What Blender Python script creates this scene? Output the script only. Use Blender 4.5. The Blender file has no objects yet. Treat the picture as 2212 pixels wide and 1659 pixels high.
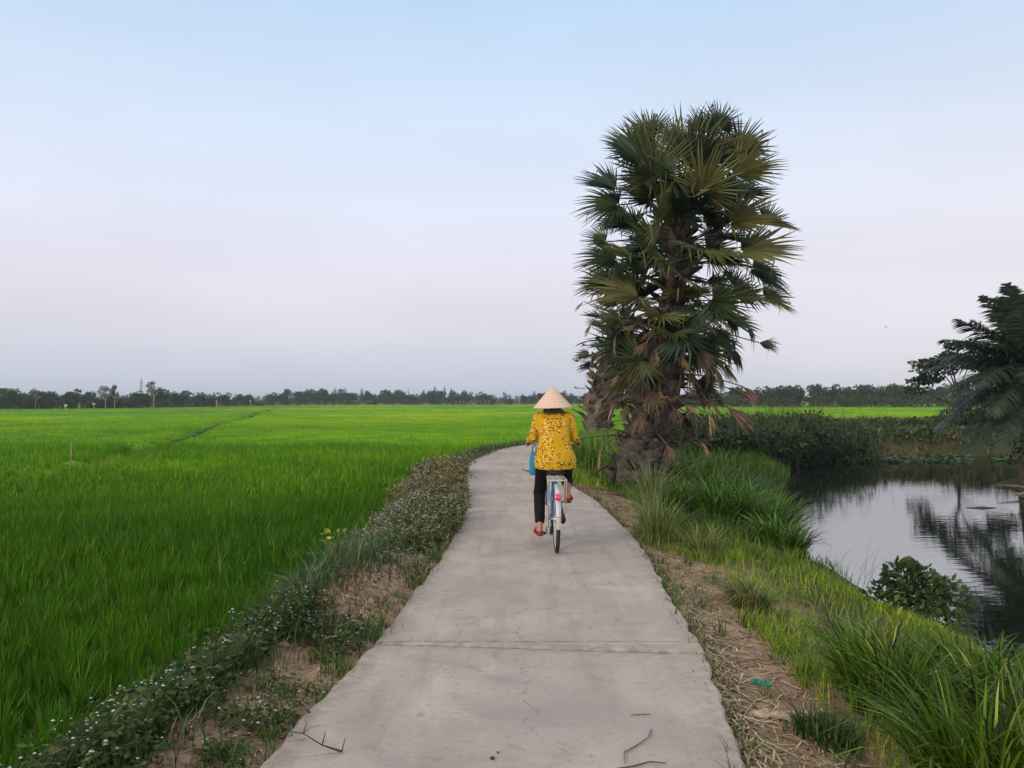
import bpy, math, random
import numpy as np
from mathutils import Vector, Matrix, noise as mnoise
random.seed(7); RNG = np.random.default_rng(11)
sc = bpy.context.scene; COL = sc.collection
# ---------------------------------------------------------------- camera
HC = 1.5; F = 1664.0; CX = 1106.0; HY = 866.0          # camera height, focal and horizon of a 2212 px wide frame
cd = bpy.data.cameras.new("camera"); cam = bpy.data.objects.new("camera", cd); COL.objects.link(cam)
cam.location = (0, 0, HC); cd.sensor_width = 36; cd.lens = 36*F/2212
cam.rotation_euler = (math.radians(90)+math.atan((HY-829.5)/F), 0, 0)
cd.clip_start = .05; cd.clip_end = 8000; sc.camera = cam
# ---------------------------------------------------------------- sky, sun, exposure
def lin(c):
    return tuple(((v/255)/12.92 if v/255 <= .04045 else ((v/255+.055)/1.055)**2.4) for v in c)
SUN_EL = math.radians(24); SUN_AZ = math.radians(222)   # azimuth clockwise from +Y: behind the camera, to the left
w = bpy.data.worlds.new("World"); sc.world = w; w.use_nodes = True
nt = w.node_tree; N = nt.nodes; L = nt.links; N.clear()
out = N.new('ShaderNodeOutputWorld'); bg = N.new('ShaderNodeBackground'); L.new(bg.outputs[0], out.inputs[0])
sky = N.new('ShaderNodeTexSky'); sky.sky_type = 'NISHITA'; sky.sun_disc = False
sky.sun_elevation = SUN_EL; sky.sun_rotation = SUN_AZ; sky.dust_density = 3.0
tc = N.new('ShaderNodeTexCoord'); sep = N.new('ShaderNodeSeparateXYZ'); L.new(tc.outputs['Generated'], sep.inputs[0])
rmp = N.new('ShaderNodeValToRGB'); L.new(sep.outputs['Z'], rmp.inputs[0])
cr = rmp.color_ramp
stops = [(0.0,(195,202,213)),(.03,(199,204,216)),(.08,(210,210,222)),(.155,(222,218,231)),(.24,(221,227,243)),
         (.34,(205,220,240)),(.46,(186,211,238)),(.62,(190,208,232)),(1.0,(206,210,222))]
cr.elements[0].position = 0; cr.elements[0].color = (*lin(stops[0][1]), 1)
cr.elements[1].position = 1; cr.elements[1].color = (*lin(stops[-1][1]), 1)
for p, c in stops[1:-1]:
    e = cr.elements.new(p); e.color = (*lin(c), 1)
# warm dusk glow low on the right of the view, and round the sun behind the camera
def nd(t, **k):
    n = N.new(t)
    for a, b in k.items(): setattr(n, a, b)
    return n
mr = nd('ShaderNodeMapRange'); L.new(sep.outputs['X'], mr.inputs[0])
mr.inputs[1].default_value = 0.0; mr.inputs[2].default_value = .75; mr.inputs[3].default_value = 0; mr.inputs[4].default_value = .85
mz = nd('ShaderNodeMapRange'); L.new(sep.outputs['Z'], mz.inputs[0])
mz.inputs[1].default_value = .45; mz.inputs[2].default_value = .05; mz.inputs[3].default_value = 0; mz.inputs[4].default_value = 1
mm = nd('ShaderNodeMath', operation='MULTIPLY'); L.new(mr.outputs[0], mm.inputs[0]); L.new(mz.outputs[0], mm.inputs[1])
mix = nd('ShaderNodeMix', data_type='RGBA'); L.new(mm.outputs[0], mix.inputs['Factor'])
L.new(rmp.outputs[0], mix.inputs['A']); mix.inputs['B'].default_value = (*lin((232,226,230)), 1)
dot = nd('ShaderNodeVectorMath', operation='DOT_PRODUCT'); L.new(tc.outputs['Generated'], dot.inputs[0])
dot.inputs[1].default_value = (math.sin(SUN_AZ)*math.cos(SUN_EL), math.cos(SUN_AZ)*math.cos(SUN_EL), math.sin(SUN_EL))
md = nd('ShaderNodeMapRange'); L.new(dot.outputs['Value'], md.inputs[0])
md.inputs[1].default_value = .1; md.inputs[2].default_value = 1; md.inputs[3].default_value = 0; md.inputs[4].default_value = 1.0
glow = nd('ShaderNodeMix', data_type='RGBA', blend_type='ADD'); L.new(md.outputs[0], glow.inputs['Factor'])
L.new(mix.outputs['Result'], glow.inputs['A']); glow.inputs['B'].default_value = (.55, .42, .26, 1)
# faint streaky cloud veil
mp = nd('ShaderNodeMapping'); L.new(tc.outputs['Generated'], mp.inputs[0]); mp.inputs['Scale'].default_value = (1.2, 1.2, 5)
nz = nd('ShaderNodeTexNoise'); L.new(mp.outputs[0], nz.inputs[0]); nz.inputs['Scale'].default_value = 1.6; nz.inputs['Detail'].default_value = 5
mc = nd('ShaderNodeMapRange'); L.new(nz.outputs['Fac'], mc.inputs[0])
mc.inputs[1].default_value = .35; mc.inputs[2].default_value = .7; mc.inputs[3].default_value = .96; mc.inputs[4].default_value = 1.05
vs = nd('ShaderNodeVectorMath', operation='SCALE'); L.new(glow.outputs['Result'], vs.inputs[0]); L.new(mc.outputs[0], vs.inputs['Scale'])
SKYK = .10
sk = nd('ShaderNodeVectorMath', operation='SCALE'); L.new(sky.outputs[0], sk.inputs[0]); sk.inputs['Scale'].default_value = .0
# background strength .1: the dusk colours are brought to the physical scale of the sky texture first
s2 = nd('ShaderNodeVectorMath', operation='SCALE'); L.new(vs.outputs[0], s2.inputs[0]); s2.inputs['Scale'].default_value = 1/SKYK
mx = nd('ShaderNodeMix', data_type='RGBA'); mx.inputs['Factor'].default_value = .06
L.new(s2.outputs[0], mx.inputs['A']); L.new(sky.outputs[0], mx.inputs['B'])
L.new(mx.outputs['Result'], bg.inputs[0]); bg.inputs[1].default_value = SKYK
sl = bpy.data.lights.new("sun", 'SUN'); sun = bpy.data.objects.new("sun", sl); COL.objects.link(sun)
sl.energy = 1.2; sl.angle = math.radians(14); sl.color = (1, .86, .68)
sd = Vector((math.sin(SUN_AZ)*math.cos(SUN_EL), math.cos(SUN_AZ)*math.cos(SUN_EL), math.sin(SUN_EL)))
sun.rotation_euler = sd.to_track_quat('Z', 'Y').to_euler(); sun.location = (0, -20, 30)
sc.view_settings.view_transform = 'Standard'; sc.view_settings.look = 'None'; sc.view_settings.exposure = 0.2
sc.cycles.max_bounces = 6; sc.cycles.transparent_max_bounces = 4; sc.cycles.volume_bounces = 0
sc.cycles.sample_clamp_indirect = 6
# ---------------------------------------------------------------- helpers
def tag(o, label=None, cat=None, group=None, kind=None):
    if label: o['label'] = label
    if cat: o['category'] = cat
    if group: o['group'] = group
    if kind: o['kind'] = kind
    return o
def empty(name, loc=(0,0,0), rz=0, label=None, cat=None, group=None):
    o = bpy.data.objects.new(name, None); COL.objects.link(o); o.location = loc; o.rotation_euler = (0,0,rz); o.empty_display_size = .1
    return tag(o, label, cat, group)
def copy_tree(o, parent=None):
    c = o.copy(); COL.objects.link(c); c.parent = parent
    for ch in list(o.children): copy_tree(ch, c)
    return c
class Geo:
    """collects vertices, polygons and a colour per vertex"""
    def __init__(s): s.v = []; s.c = []; s.f = []; s.n = 0; s.m = []
    def add(s, v, faces, col=(1,1,1), mi=0):
        v = np.asarray(v, float).reshape(-1, 3); k = len(v)
        c = np.asarray(col, float)
        if c.ndim == 1: c = np.tile(c, (k, 1))
        s.v.append(v); s.c.append(c)
        for fa in (faces if isinstance(faces, (list, tuple)) and len(faces) and isinstance(faces[0], np.ndarray) and faces[0].ndim == 2 else [faces]):
            if isinstance(fa, np.ndarray): s.f.append(fa + s.n); s.m.append(np.full(len(fa), mi))
            else:
                for q in fa: s.f.append(np.array([q]) + s.n); s.m.append(np.full(1, mi))
        s.n += k; return s
    def xf(s, M):
        M = np.array(M)
        s.v = [a @ M[:3,:3].T + M[:3,3] for a in s.v]; return s
    def build(s, name, mats, parent=None, smooth=True, loc=None):
        V = np.concatenate(s.v) if s.v else np.zeros((0,3)); C = np.concatenate(s.c)
        me = bpy.data.meshes.new(name); me.vertices.add(len(V)); me.vertices.foreach_set('co', V.astype(np.float32).ravel())
        sizes = np.concatenate([np.full(len(f), f.shape[1]) for f in s.f]); idx = np.concatenate([f.ravel() for f in s.f])
        me.loops.add(len(idx)); me.loops.foreach_set('vertex_index', idx.astype(np.int32))
        me.polygons.add(len(sizes)); me.polygons.foreach_set('loop_start', np.concatenate([[0], np.cumsum(sizes)[:-1]]).astype(np.int32))
        if isinstance(mats, (list, tuple)):
            for m in mats: me.materials.append(m)
            me.polygons.foreach_set('material_index', np.concatenate(s.m).astype(np.int32))
        else: me.materials.append(mats)
        me.polygons.foreach_set('use_smooth', np.full(len(sizes), bool(smooth)))
        me.update(calc_edges=True); me.validate()
        a = me.color_attributes.new('Col', 'FLOAT_COLOR', 'POINT')
        if len(a.data) == len(C): a.data.foreach_set('color', np.hstack([C, np.ones((len(C),1))]).astype(np.float32).ravel())
        o = bpy.data.objects.new(name, me); COL.objects.link(o)
        if parent: o.parent = parent
        if loc is not None: o.location = loc
        return o
def tube(g, pts, rad, k=8, col=(1,1,1), cap=True, flat=1.0, mi=0, up=(0,0,1)):
    P = [Vector(p) for p in pts]; n = len(P); R = rad if hasattr(rad, '__len__') else [rad]*n
    V = []; a = Vector(up)
    for i in range(n):
        t = (P[min(i+1,n-1)]-P[max(i-1,0)]).normalized()
        u = a - t*a.dot(t)
        if u.length < 1e-3: u = Vector((1,0,0)) - t*t.x
        if u.length < 1e-3: u = Vector((0,1,0)) - t*t.y
        u.normalize(); vv = t.cross(u); a = u
        for j in range(k):
            th = 2*math.pi*j/k; V.append(P[i] + (u*math.sin(th)*flat + vv*math.cos(th))*R[i])
    fs = np.array([[i*k+j, i*k+(j+1)%k, (i+1)*k+(j+1)%k, (i+1)*k+j] for i in range(n-1) for j in range(k)])
    g.add([tuple(p) for p in V], fs, col, mi)
    if cap:
        b = g.n - n*k; g.f.append(np.array([list(range(b+k-1, b-1, -1))])); g.m.append(np.full(1, mi))
        g.f.append(np.array([list(range(b+(n-1)*k, b+n*k))])); g.m.append(np.full(1, mi))
    return g
def box(g, c, s, col=(1,1,1), rot=None, mi=0):
    M = rot or Matrix.Identity(3); c = Vector(c)
    v = [tuple(c + M @ Vector((x*s[0]/2, y*s[1]/2, z*s[2]/2))) for x in (-1,1) for y in (-1,1) for z in (-1,1)]
    g.add(v, np.array([[0,1,3,2],[4,6,7,5],[0,4,5,1],[2,3,7,6],[0,2,6,4],[1,5,7,3]]), col, mi); return g
def ball(g, c, r, col=(1,1,1), nu=12, nv=8, rot=None, mi=0):
    r = r if hasattr(r, '__len__') else (r,r,r); M = rot or Matrix.Identity(3); V = [(0,0,1)]
    for i in range(1, nv):
        for j in range(nu):
            a = math.pi*i/nv; b = 2*math.pi*j/nu; V.append((math.sin(a)*math.cos(b), math.sin(a)*math.sin(b), math.cos(a)))
    V.append((0,0,-1)); c = Vector(c)
    P = [tuple(c + M @ Vector((p[0]*r[0], p[1]*r[1], p[2]*r[2]))) for p in V]
    q = np.array([[1+i*nu+j, 1+(i+1)*nu+j, 1+(i+1)*nu+(j+1)%nu, 1+i*nu+(j+1)%nu] for i in range(nv-2) for j in range(nu)])
    t = np.array([[0, 1+j, 1+(j+1)%nu] for j in range(nu)] + [[len(V)-1, 1+(nv-2)*nu+(j+1)%nu, 1+(nv-2)*nu+j] for j in range(nu)])
    g.add(P, [q, t], col, mi); return g
def remesh(g, name, mat, parent, voxel=.006, smooth=2, fac=.5):
    o = g.build(name, mat); m = o.modifiers.new('r', 'REMESH'); m.mode = 'VOXEL'; m.voxel_size = voxel; m.use_smooth_shade = True
    if smooth: q = o.modifiers.new('s', 'SMOOTH'); q.iterations = smooth; q.factor = fac
    dg = bpy.context.evaluated_depsgraph_get(); me = bpy.data.meshes.new_from_object(o.evaluated_get(dg))
    o.modifiers.clear(); old = o.data; o.data = me; bpy.data.meshes.remove(old); me.name = name
    if not me.materials: me.materials.append(mat)
    o.parent = parent; return o
# value noise, vectorised
_P = np.random.default_rng(3).random((256, 256))
def vn(x, y, s=1.0, o=0):
    x = np.asarray(x)*s+o*17.3; y = np.asarray(y)*s+o*7.7; xi = np.floor(x).astype(int); yi = np.floor(y).astype(int)
    fx = x-xi; fy = y-yi; fx = fx*fx*(3-2*fx); fy = fy*fy*(3-2*fy); g = lambda a, b: _P[a & 255, b & 255]
    return (g(xi,yi)*(1-fx)+g(xi+1,yi)*fx)*(1-fy)+(g(xi,yi+1)*(1-fx)+g(xi+1,yi+1)*fx)*fy
def fbm(x, y, s=1., n=4, o=0): return sum(vn(x, y, s*2**i, o+i)*.5**i for i in range(n))/(2-2*.5**n)
def ss(a, b, x): t = np.clip((x-a)/(b-a), 0, 1); return t*t*(3-2*t)
def at(px, py, Y): return Vector(((px-CX)/F*Y, Y, HC-(py-HY)/F*Y))
# ---------------------------------------------------------------- materials
MATS = {}
def mat(name, col=None, rough=.6, spec=.3, metal=0, attr=True, transl=0, nscale=0, namt=.2, bump=0, bscale=60, emit=None, coat=0, sheen=0, detail=4):
    m = bpy.data.materials.new(name); m.use_nodes = True; t = m.node_tree; b = t.nodes['Principled BSDF']; lk = t.links
    b.inputs['Roughness'].default_value = rough; b.inputs['Specular IOR Level'].default_value = spec; b.inputs['Metallic'].default_value = metal
    b.inputs['Coat Weight'].default_value = coat
    src = None
    if attr:
        a = t.nodes.new('ShaderNodeAttribute'); a.attribute_name = 'Col'; src = a.outputs['Color']
        if col:
            q = t.nodes.new('ShaderNodeMix'); q.data_type = 'RGBA'; q.blend_type = 'MULTIPLY'; q.inputs['Factor'].default_value = 1
            lk.new(src, q.inputs['A']); q.inputs['B'].default_value = (*col, 1); src = q.outputs['Result']
    if nscale:
        c = t.nodes.new('ShaderNodeTexCoord'); n = t.nodes.new('ShaderNodeTexNoise'); lk.new(c.outputs['Object'], n.inputs[0])
        n.inputs['Scale'].default_value = nscale; n.inputs['Detail'].default_value = detail
        r = t.nodes.new('ShaderNodeMapRange'); lk.new(n.outputs['Fac'], r.inputs[0]); r.inputs[1].default_value = .25; r.inputs[2].default_value = .75
        r.inputs[3].default_value = 1-namt; r.inputs[4].default_value = 1+namt
        v = t.nodes.new('ShaderNodeVectorMath'); v.operation = 'SCALE'; lk.new(r.outputs[0], v.inputs['Scale'])
        if src: lk.new(src, v.inputs[0])
        else: v.inputs[0].default_value = col
        src = v.outputs[0]
    if src: lk.new(src, b.inputs['Base Color'])
    else: b.inputs['Base Color'].default_value = (*col, 1)
    if bump:
        c = t.nodes.new('ShaderNodeTexCoord'); n = t.nodes.new('ShaderNodeTexNoise'); lk.new(c.outputs['Object'], n.inputs[0]); n.inputs['Scale'].default_value = bscale
        n.inputs['Detail'].default_value = 5
        u = t.nodes.new('ShaderNodeBump'); u.inputs['Strength'].default_value = bump; u.inputs['Distance'].default_value = .02
        lk.new(n.outputs['Fac'], u.inputs['Height']); lk.new(u.outputs[0], b.inputs['Normal'])
    if transl:
        tr = t.nodes.new('ShaderNodeBsdfTranslucent'); ms = t.nodes.new('ShaderNodeMixShader'); ms.inputs[0].default_value = transl
        if src: lk.new(src, tr.inputs[0])
        else: tr.inputs[0].default_value = (*col, 1)
        lk.new(b.outputs[0], ms.inputs[1]); lk.new(tr.outputs[0], ms.inputs[2]); lk.new(ms.outputs[0], t.nodes['Material Output'].inputs[0])
    MATS[name] = m; return m
M_RICE = mat('rice', rough=.62, spec=.12, transl=.25)
M_GRASS = mat('grass_blade', rough=.5, spec=.22, transl=.2)
M_LEAF = mat('leaf', rough=.55, spec=.2, transl=.2)
M_PALM = mat('palm_leaf', rough=.5, spec=.22, transl=.1)
M_STRAW = mat('straw', rough=.8, spec=.1)
M_BARK = mat('bark', rough=.85, spec=.15, nscale=14, namt=.5, bump=.7, bscale=40)
M_FAR = mat('far_leaf', rough=.8, spec=.05)
# ---------------------------------------------------------------- layout of the place
PC = np.array([(-.3,-3),(-.2,0),(-.05,3.1),(.04,3.9),(.14,4.7),(.22,6),(.32,7.5),(.34,8.8),(.3,11),(.18,12.5),(.02,14),(-.06,16),(-.06,18),(.12,20.5),(.7,24.2),(1.9,27),(3.8,29.2),(6.2,31.6),(8.6,35),(11,39.5),(15,42.6),(20,43.6),(40,45.5),(90,48),(260,55)], float)
def resample(P, step):
    from_ = [P[0]]
    Q = []
    n = len(P)
    for i in range(n-1):
        p0, p1, p2, p3 = P[max(i-1,0)], P[i], P[i+1], P[min(i+2,n-1)]
        m = max(2, int(np.linalg.norm(p2-p1)/step))
        for k in range(m):
            t = k/m; Q.append(.5*((2*p1)+(-p0+p2)*t+(2*p0-5*p1+4*p2-p3)*t*t+(-p0+3*p1-3*p2+p3)*t**3))
    Q.append(P[-1]); return np.array(Q)
PS = resample(PC, .35); PT = np.gradient(PS, axis=0); PT /= np.linalg.norm(PT, axis=1)[:,None]; PN = np.stack([PT[:,1], -PT[:,0]], 1)
def lateral(X, Y):
    """signed distance from the path's middle: negative on the left"""
    X = np.asarray(X, float).ravel(); Y = np.asarray(Y, float).ravel(); out = np.empty(len(X))
    for a in range(0, len(X), 20000):
        x = X[a:a+20000]; y = Y[a:a+20000]; d = (x[:,None]-PS[None,:,0])**2+(y[:,None]-PS[None,:,1])**2; i = d.argmin(1)
        dx = x-PS[i,0]; dy = y-PS[i,1]; s = dx*PN[i,0]+dy*PN[i,1]; out[a:a+20000] = np.sign(s)*np.sqrt(d[np.arange(len(i)), i])
    return out
SY = [-5,0,4,6,7,9,11,13.5,16,20,24,28,30,31.5,32.6,33]; SX = [3.5,3.55,3.7,3.95,4.1,4.1,4.25,4.6,5.3,7,8.6,10.0,11.2,14,30,200]
def shore_x(Y): return np.interp(Y, SY, SX)
def pathz(X): return .42*ss(6, 15, X)
def landdist(X, Y):
    n = .5*(fbm(X, Y, .7)-.5)
    a = (shore_x(Y)-X)*.85+n; b = (Y-33.0)+n; c = np.minimum((X-13.25)*.9, 21.8-Y)+n
    b = np.where(X < 9, -9, b)
    return a, b, c
def ground_z(X, Y):
    X = np.asarray(X, float).ravel(); Y = np.asarray(Y, float).ravel(); s = lateral(X, Y); p = pathz(X)
    rough = (fbm(X, Y, 1.6)-.5)*.09+(fbm(X, Y, 7, 3, 5)-.5)*.035
    field = -.38+.38*ss(-5, 20, X)
    zl = np.interp(-s, [0,1.0,1.3,1.65,2.25], [0,0,.04,.1,1.0]); zl = (p-.035)*(1-ss(.1,1,zl))+field*ss(.1,1,zl)-.06*ss(.03,.3,zl)
    mound = .22*np.exp(-((s+1.5)/.32)**2)*np.exp(-((Y-5.9)/1.0)**2)+.06*np.exp(-((s+1.45)/.3)**2)*np.exp(-((Y-3.9)/.7)**2)
    zl = zl+mound*(.6+.8*fbm(X,Y,5)) + rough*ss(1.0,1.3,-s)*(1-.8*ss(2.4,3,-s))
    a, b, c = landdist(X, Y)
    pn = np.interp(a, [-2,0,.3,.8,1.6,2.6,6], [-1.0,0,.2,.42,.64,.76,.82])
    pf = np.interp(b, [-2,0,3,7,8.5], [-1.0,0,.5,1.15,1.25]); pp = np.interp(c, [-2,0,.5,2], [-1.0,0,.25,.42])
    zr = -.8+np.maximum(np.maximum(pn, pf), pp); zr = np.minimum(zr, p-.04)+rough*ss(1.0,1.4,s)
    far = ss(10, 13, np.abs(s))*(Y > 44); zr = np.where(Y > 60, field, zr)
    z = np.where(s < 0, zl, zr); z = np.where(np.abs(s) < 1.0, p-.06, z)
    return z
def gz(x, y): return float(ground_z([x], [y])[0])
# ground sheet
def axis(lo, a, b, hi, step, gr):
    m = list(np.arange(a, b, step)); st = step; x = m[-1]
    while x < hi: st *= gr; x += st; m.append(x)
    st = step; x = m[0]; l = []
    while x > lo: st *= gr; x -= st; l.append(x)
    return np.array(l[::-1]+m)
gx = axis(-2500, -4.5, 6.5, 2500, .1, 1.09); gy = axis(-300, 1.5, 20, 3500, .1, 1.06)
X, Y = np.meshgrid(gx, gy); X = X.ravel(); Y = Y.ravel(); Z = ground_z(X, Y); s_ = lateral(X, Y)
nx = len(gx); ny = len(gy); I = np.arange((nx-1)*(ny-1)); I = (I//(nx-1))*nx+I%(nx-1)
a_, b_, c_ = landdist(X, Y)
dirt = np.clip((ss(.8,1.0,np.abs(s_))*(1-ss(1.75,2.3,np.abs(s_)+.9*(fbm(X,Y,1.5)-.5)))), 0, 1)*(Y < 21)
n = fbm(X, Y, 2.3, 4, 9)
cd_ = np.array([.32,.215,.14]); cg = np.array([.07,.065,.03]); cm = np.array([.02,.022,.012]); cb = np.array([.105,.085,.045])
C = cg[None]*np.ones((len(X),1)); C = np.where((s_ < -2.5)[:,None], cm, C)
C = C*(1-dirt[:,None])+cd_*(.7+.6*n[:,None])*dirt[:,None]
fb = ((b_ > .8) & (b_ < 10) & (s_ > 0) & (X > 9)); C = np.where(fb[:,None], cb*(.6+.8*n[:,None]), C)
g = Geo(); g.add(np.stack([X, Y, Z], 1), np.stack([I, I+1, I+nx+1, I+nx], 1), C)
M_GROUND = mat('ground', rough=.95, spec=.1, nscale=9, namt=.45, bump=1.0, bscale=22, detail=8)
tag(g.build('ground', M_GROUND), kind='structure')
# water
M_WATER = bpy.data.materials.new('water'); M_WATER.use_nodes = True; t = M_WATER.node_tree; b = t.nodes['Principled BSDF']
b.inputs['Base Color'].default_value = (.012,.016,.01,1); b.inputs['Roughness'].default_value = .03; b.inputs['IOR'].default_value = 3.0; b.inputs['Specular IOR Level'].default_value = 1.0
tcn = t.nodes.new('ShaderNodeTexCoord'); mpn = t.nodes.new('ShaderNodeMapping'); mpn.inputs['Scale'].default_value = (1.2, 5, 1); t.links.new(tcn.outputs['Object'], mpn.inputs[0])
nzn = t.nodes.new('ShaderNodeTexNoise'); nzn.inputs['Scale'].default_value = 1.4; nzn.inputs['Detail'].default_value = 3; t.links.new(mpn.outputs[0], nzn.inputs[0])
bu = t.nodes.new('ShaderNodeBump'); bu.inputs['Strength'].default_value = .032; bu.inputs['Distance'].default_value = .06; t.links.new(nzn.outputs['Fac'], bu.inputs['Height']); t.links.new(bu.outputs[0], b.inputs['Normal'])
g = Geo(); wx = np.linspace(3.0, 160, 60); wy = np.linspace(-6, 36.5, 40); WX, WY = np.meshgrid(wx, wy); WX = WX.ravel(); WY = WY.ravel()
I = np.arange(59*39); I = (I//59)*60+I%59; g.add(np.stack([WX, WY, np.full(len(WX), -.8)], 1), np.stack([I, I+1, I+61, I+60], 1)); tag(g.build('canal_water', M_WATER), kind='structure')
# ---------------------------------------------------------------- concrete path: slabs with joints and worn edges
def concrete():
    m = bpy.data.materials.new('concrete'); m.use_nodes = True; t = m.node_tree; lk = t.links; b = t.nodes['Principled BSDF']
    b.inputs['Roughness'].default_value = .88; b.inputs['Specular IOR Level'].default_value = .2
    def nn(k, **a):
        q = t.nodes.new(k)
        for x, y in a.items(): setattr(q, x, y)
        return q
    c = nn('ShaderNodeTexCoord')
    def noise(s, d=6, dist=0, sc_=(1,1,1)):
        mp = nn('ShaderNodeMapping'); mp.inputs['Scale'].default_value = sc_; lk.new(c.outputs['Object'], mp.inputs[0])
        q = nn('ShaderNodeTexNoise'); q.inputs['Scale'].default_value = s; q.inputs['Detail'].default_value = d; q.inputs['Distortion'].default_value = dist; lk.new(mp.outputs[0], q.inputs[0]); return q.outputs['Fac']
    def ramp(src, a, bb, lo, hi):
        q = nn('ShaderNodeMapRange'); lk.new(src, q.inputs[0]); q.inputs[1].default_value = a; q.inputs[2].default_value = bb; q.inputs[3].default_value = lo; q.inputs[4].default_value = hi; return q.outputs[0]
    def mixc(f, A, B, mode='MIX'):
        q = nn('ShaderNodeMix', data_type='RGBA', blend_type=mode); 
        if isinstance(f, float): q.inputs['Factor'].default_value = f
        else: lk.new(f, q.inputs['Factor'])
        for nm, s in (('A', A), ('B', B)):
            if isinstance(s, tuple): q.inputs[nm].default_value = (*s, 1)
            else: lk.new(s, q.inputs[nm])
        return q.outputs['Result']
    col = mixc(ramp(noise(.9, 5), .35, .65, 0, 1), (.37,.315,.27), (.47,.40,.34))
    col = mixc(ramp(noise(2.6, 8, .6, (1,1.6,1)), .45, .72, 0, .75), col, (.32,.28,.25))
    col = mixc(ramp(noise(1.3, 6, 1.2, (1.3,.6,1)), .5, .75, 0, .6), col, (.52,.445,.37))
    col = mixc(ramp(noise(26, 6), .55, .75, 0, .5), col, (.22,.195,.175))
    col = mixc(ramp(noise(160, 3), .58, .75, 0, .6), col, (.19,.17,.155))
    col = mixc(ramp(noise(90, 4), .62, .78, 0, .5), col, (.55,.5,.45))
    col = mixc(ramp(noise(1.1, 7, .8, (4.5,.35,1)), .50, .70, 0, .5), col, (.29,.245,.21))
    col = mixc(ramp(noise(.55, 9, 2.2), .55, .68, 0, .55), col, (.30,.27,.25))
    col = mixc(ramp(noise(5, 9, 1.5), .60, .70, 0, .5), col, (.24,.21,.185))
    # dirt washed on from the sides (vertex colour: 1 at the edges)
    a = nn('ShaderNodeAttribute'); a.attribute_name = 'Col'; sp = nn('ShaderNodeSeparateColor'); lk.new(a.outputs['Color'], sp.inputs[0])
    ad = nn('ShaderNodeMath', operation='MULTIPLY'); lk.new(sp.outputs[0], ad.inputs[0]); lk.new(ramp(noise(13, 8), .38, .62, 0, 1), ad.inputs[1])
    col = mixc(ad.outputs[0], col, (.25,.175,.12))
    # hairline cracks: warped cells, only here and there
    sepx = nn('ShaderNodeSeparateXYZ'); lk.new(c.outputs['Object'], sepx.inputs[0])
    def crack(x0, slope, y0, y1, wd, seed):
        n1 = nn('ShaderNodeTexNoise', noise_dimensions='1D'); n1.inputs['Scale'].default_value = 2.3; n1.inputs['Detail'].default_value = 6; n1.inputs['Roughness'].default_value = .62
        of = nn('ShaderNodeMath', operation='ADD'); lk.new(sepx.outputs['Y'], of.inputs[0]); of.inputs[1].default_value = seed; lk.new(of.outputs[0], n1.inputs['W'])
        e = ramp(n1.outputs['Fac'], 0, 1, -.22, .22); l = nn('ShaderNodeMath', operation='MULTIPLY_ADD'); lk.new(sepx.outputs['Y'], l.inputs[0]); l.inputs[1].default_value = slope; l.inputs[2].default_value = x0
        s1 = nn('ShaderNodeMath', operation='ADD'); lk.new(l.outputs[0], s1.inputs[0]); lk.new(e, s1.inputs[1])
        s2 = nn('ShaderNodeMath', operation='SUBTRACT'); lk.new(sepx.outputs['X'], s2.inputs[0]); lk.new(s1.outputs[0], s2.inputs[1])
        ab = nn('ShaderNodeMath', operation='ABSOLUTE'); lk.new(s2.outputs[0], ab.inputs[0]); k = ramp(ab.outputs[0], 0, wd, 1, 0)
        g1 = ramp(sepx.outputs['Y'], y0, y0+.1, 0, 1); g2 = ramp(sepx.outputs['Y'], y1-.1, y1, 1, 0)
        m1 = nn('ShaderNodeMath', operation='MULTIPLY'); lk.new(k, m1.inputs[0]); lk.new(g1, m1.inputs[1]); m2 = nn('ShaderNodeMath', operation='MULTIPLY'); lk.new(m1.outputs[0], m2.inputs[0]); lk.new(g2, m2.inputs[1])
        m3 = nn('ShaderNodeMath', operation='MULTIPLY'); lk.new(m2.outputs[0], m3.inputs[0]); lk.new(ramp(noise(9, 2), .38, .55, .15, 1), m3.inputs[1]); return m3.outputs[0]
    sy = nn('ShaderNodeMath', operation='MULTIPLY_ADD'); lk.new(noise(3.5,5), sy.inputs[0]); sy.inputs[1].default_value = .05; lk.new(sepx.outputs['Y'], sy.inputs[2])
    sd2 = nn('ShaderNodeMath', operation='SUBTRACT'); lk.new(sy.outputs[0], sd2.inputs[0]); sd2.inputs[1].default_value = 4.865; sa = nn('ShaderNodeMath', operation='ABSOLUTE'); lk.new(sd2.outputs[0], sa.inputs[0]); sm = nn('ShaderNodeMath', operation='MULTIPLY'); lk.new(ramp(sa.outputs[0],.003,.011,1,0), sm.inputs[0]); lk.new(ramp(noise(7,3),.4,.6,.2,1), sm.inputs[1]); col = mixc(sm.outputs[0], col, (.15,.115,.095))
    for args in ((.42, -.085, .5, 4.6, .006, 0.), (-.1, .03, 4.75, 6.6, .006, 31.), (-.62, .15, 5.2, 7.4, .005, 11.), (.75, -.03, 6.0, 9.5, .006, 51.), (-.3, .02, 10.6, 13.5, .008, 71.)):
        k = crack(*args); col = mixc(k, col, (.19,.16,.14))
    lk.new(col, b.inputs['Base Color'])
    bm = nn('ShaderNodeBump'); bm.inputs['Strength'].default_value = .5; bm.inputs['Distance'].default_value = .006; lk.new(noise(60, 8), bm.inputs['Height']); lk.new(bm.outputs[0], b.inputs['Normal'])
    return m
M_CONC = concrete()
arc = np.concatenate([[0], np.cumsum(np.linalg.norm(np.diff(PS, axis=0), axis=1))])
def pathpt(s, lat):
    x = np.interp(s, arc, PS[:,0]); y = np.interp(s, arc, PS[:,1]); nx_ = np.interp(s, arc, PN[:,0]); ny_ = np.interp(s, arc, PN[:,1]); return x+nx_*lat, y+ny_*lat
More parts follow.
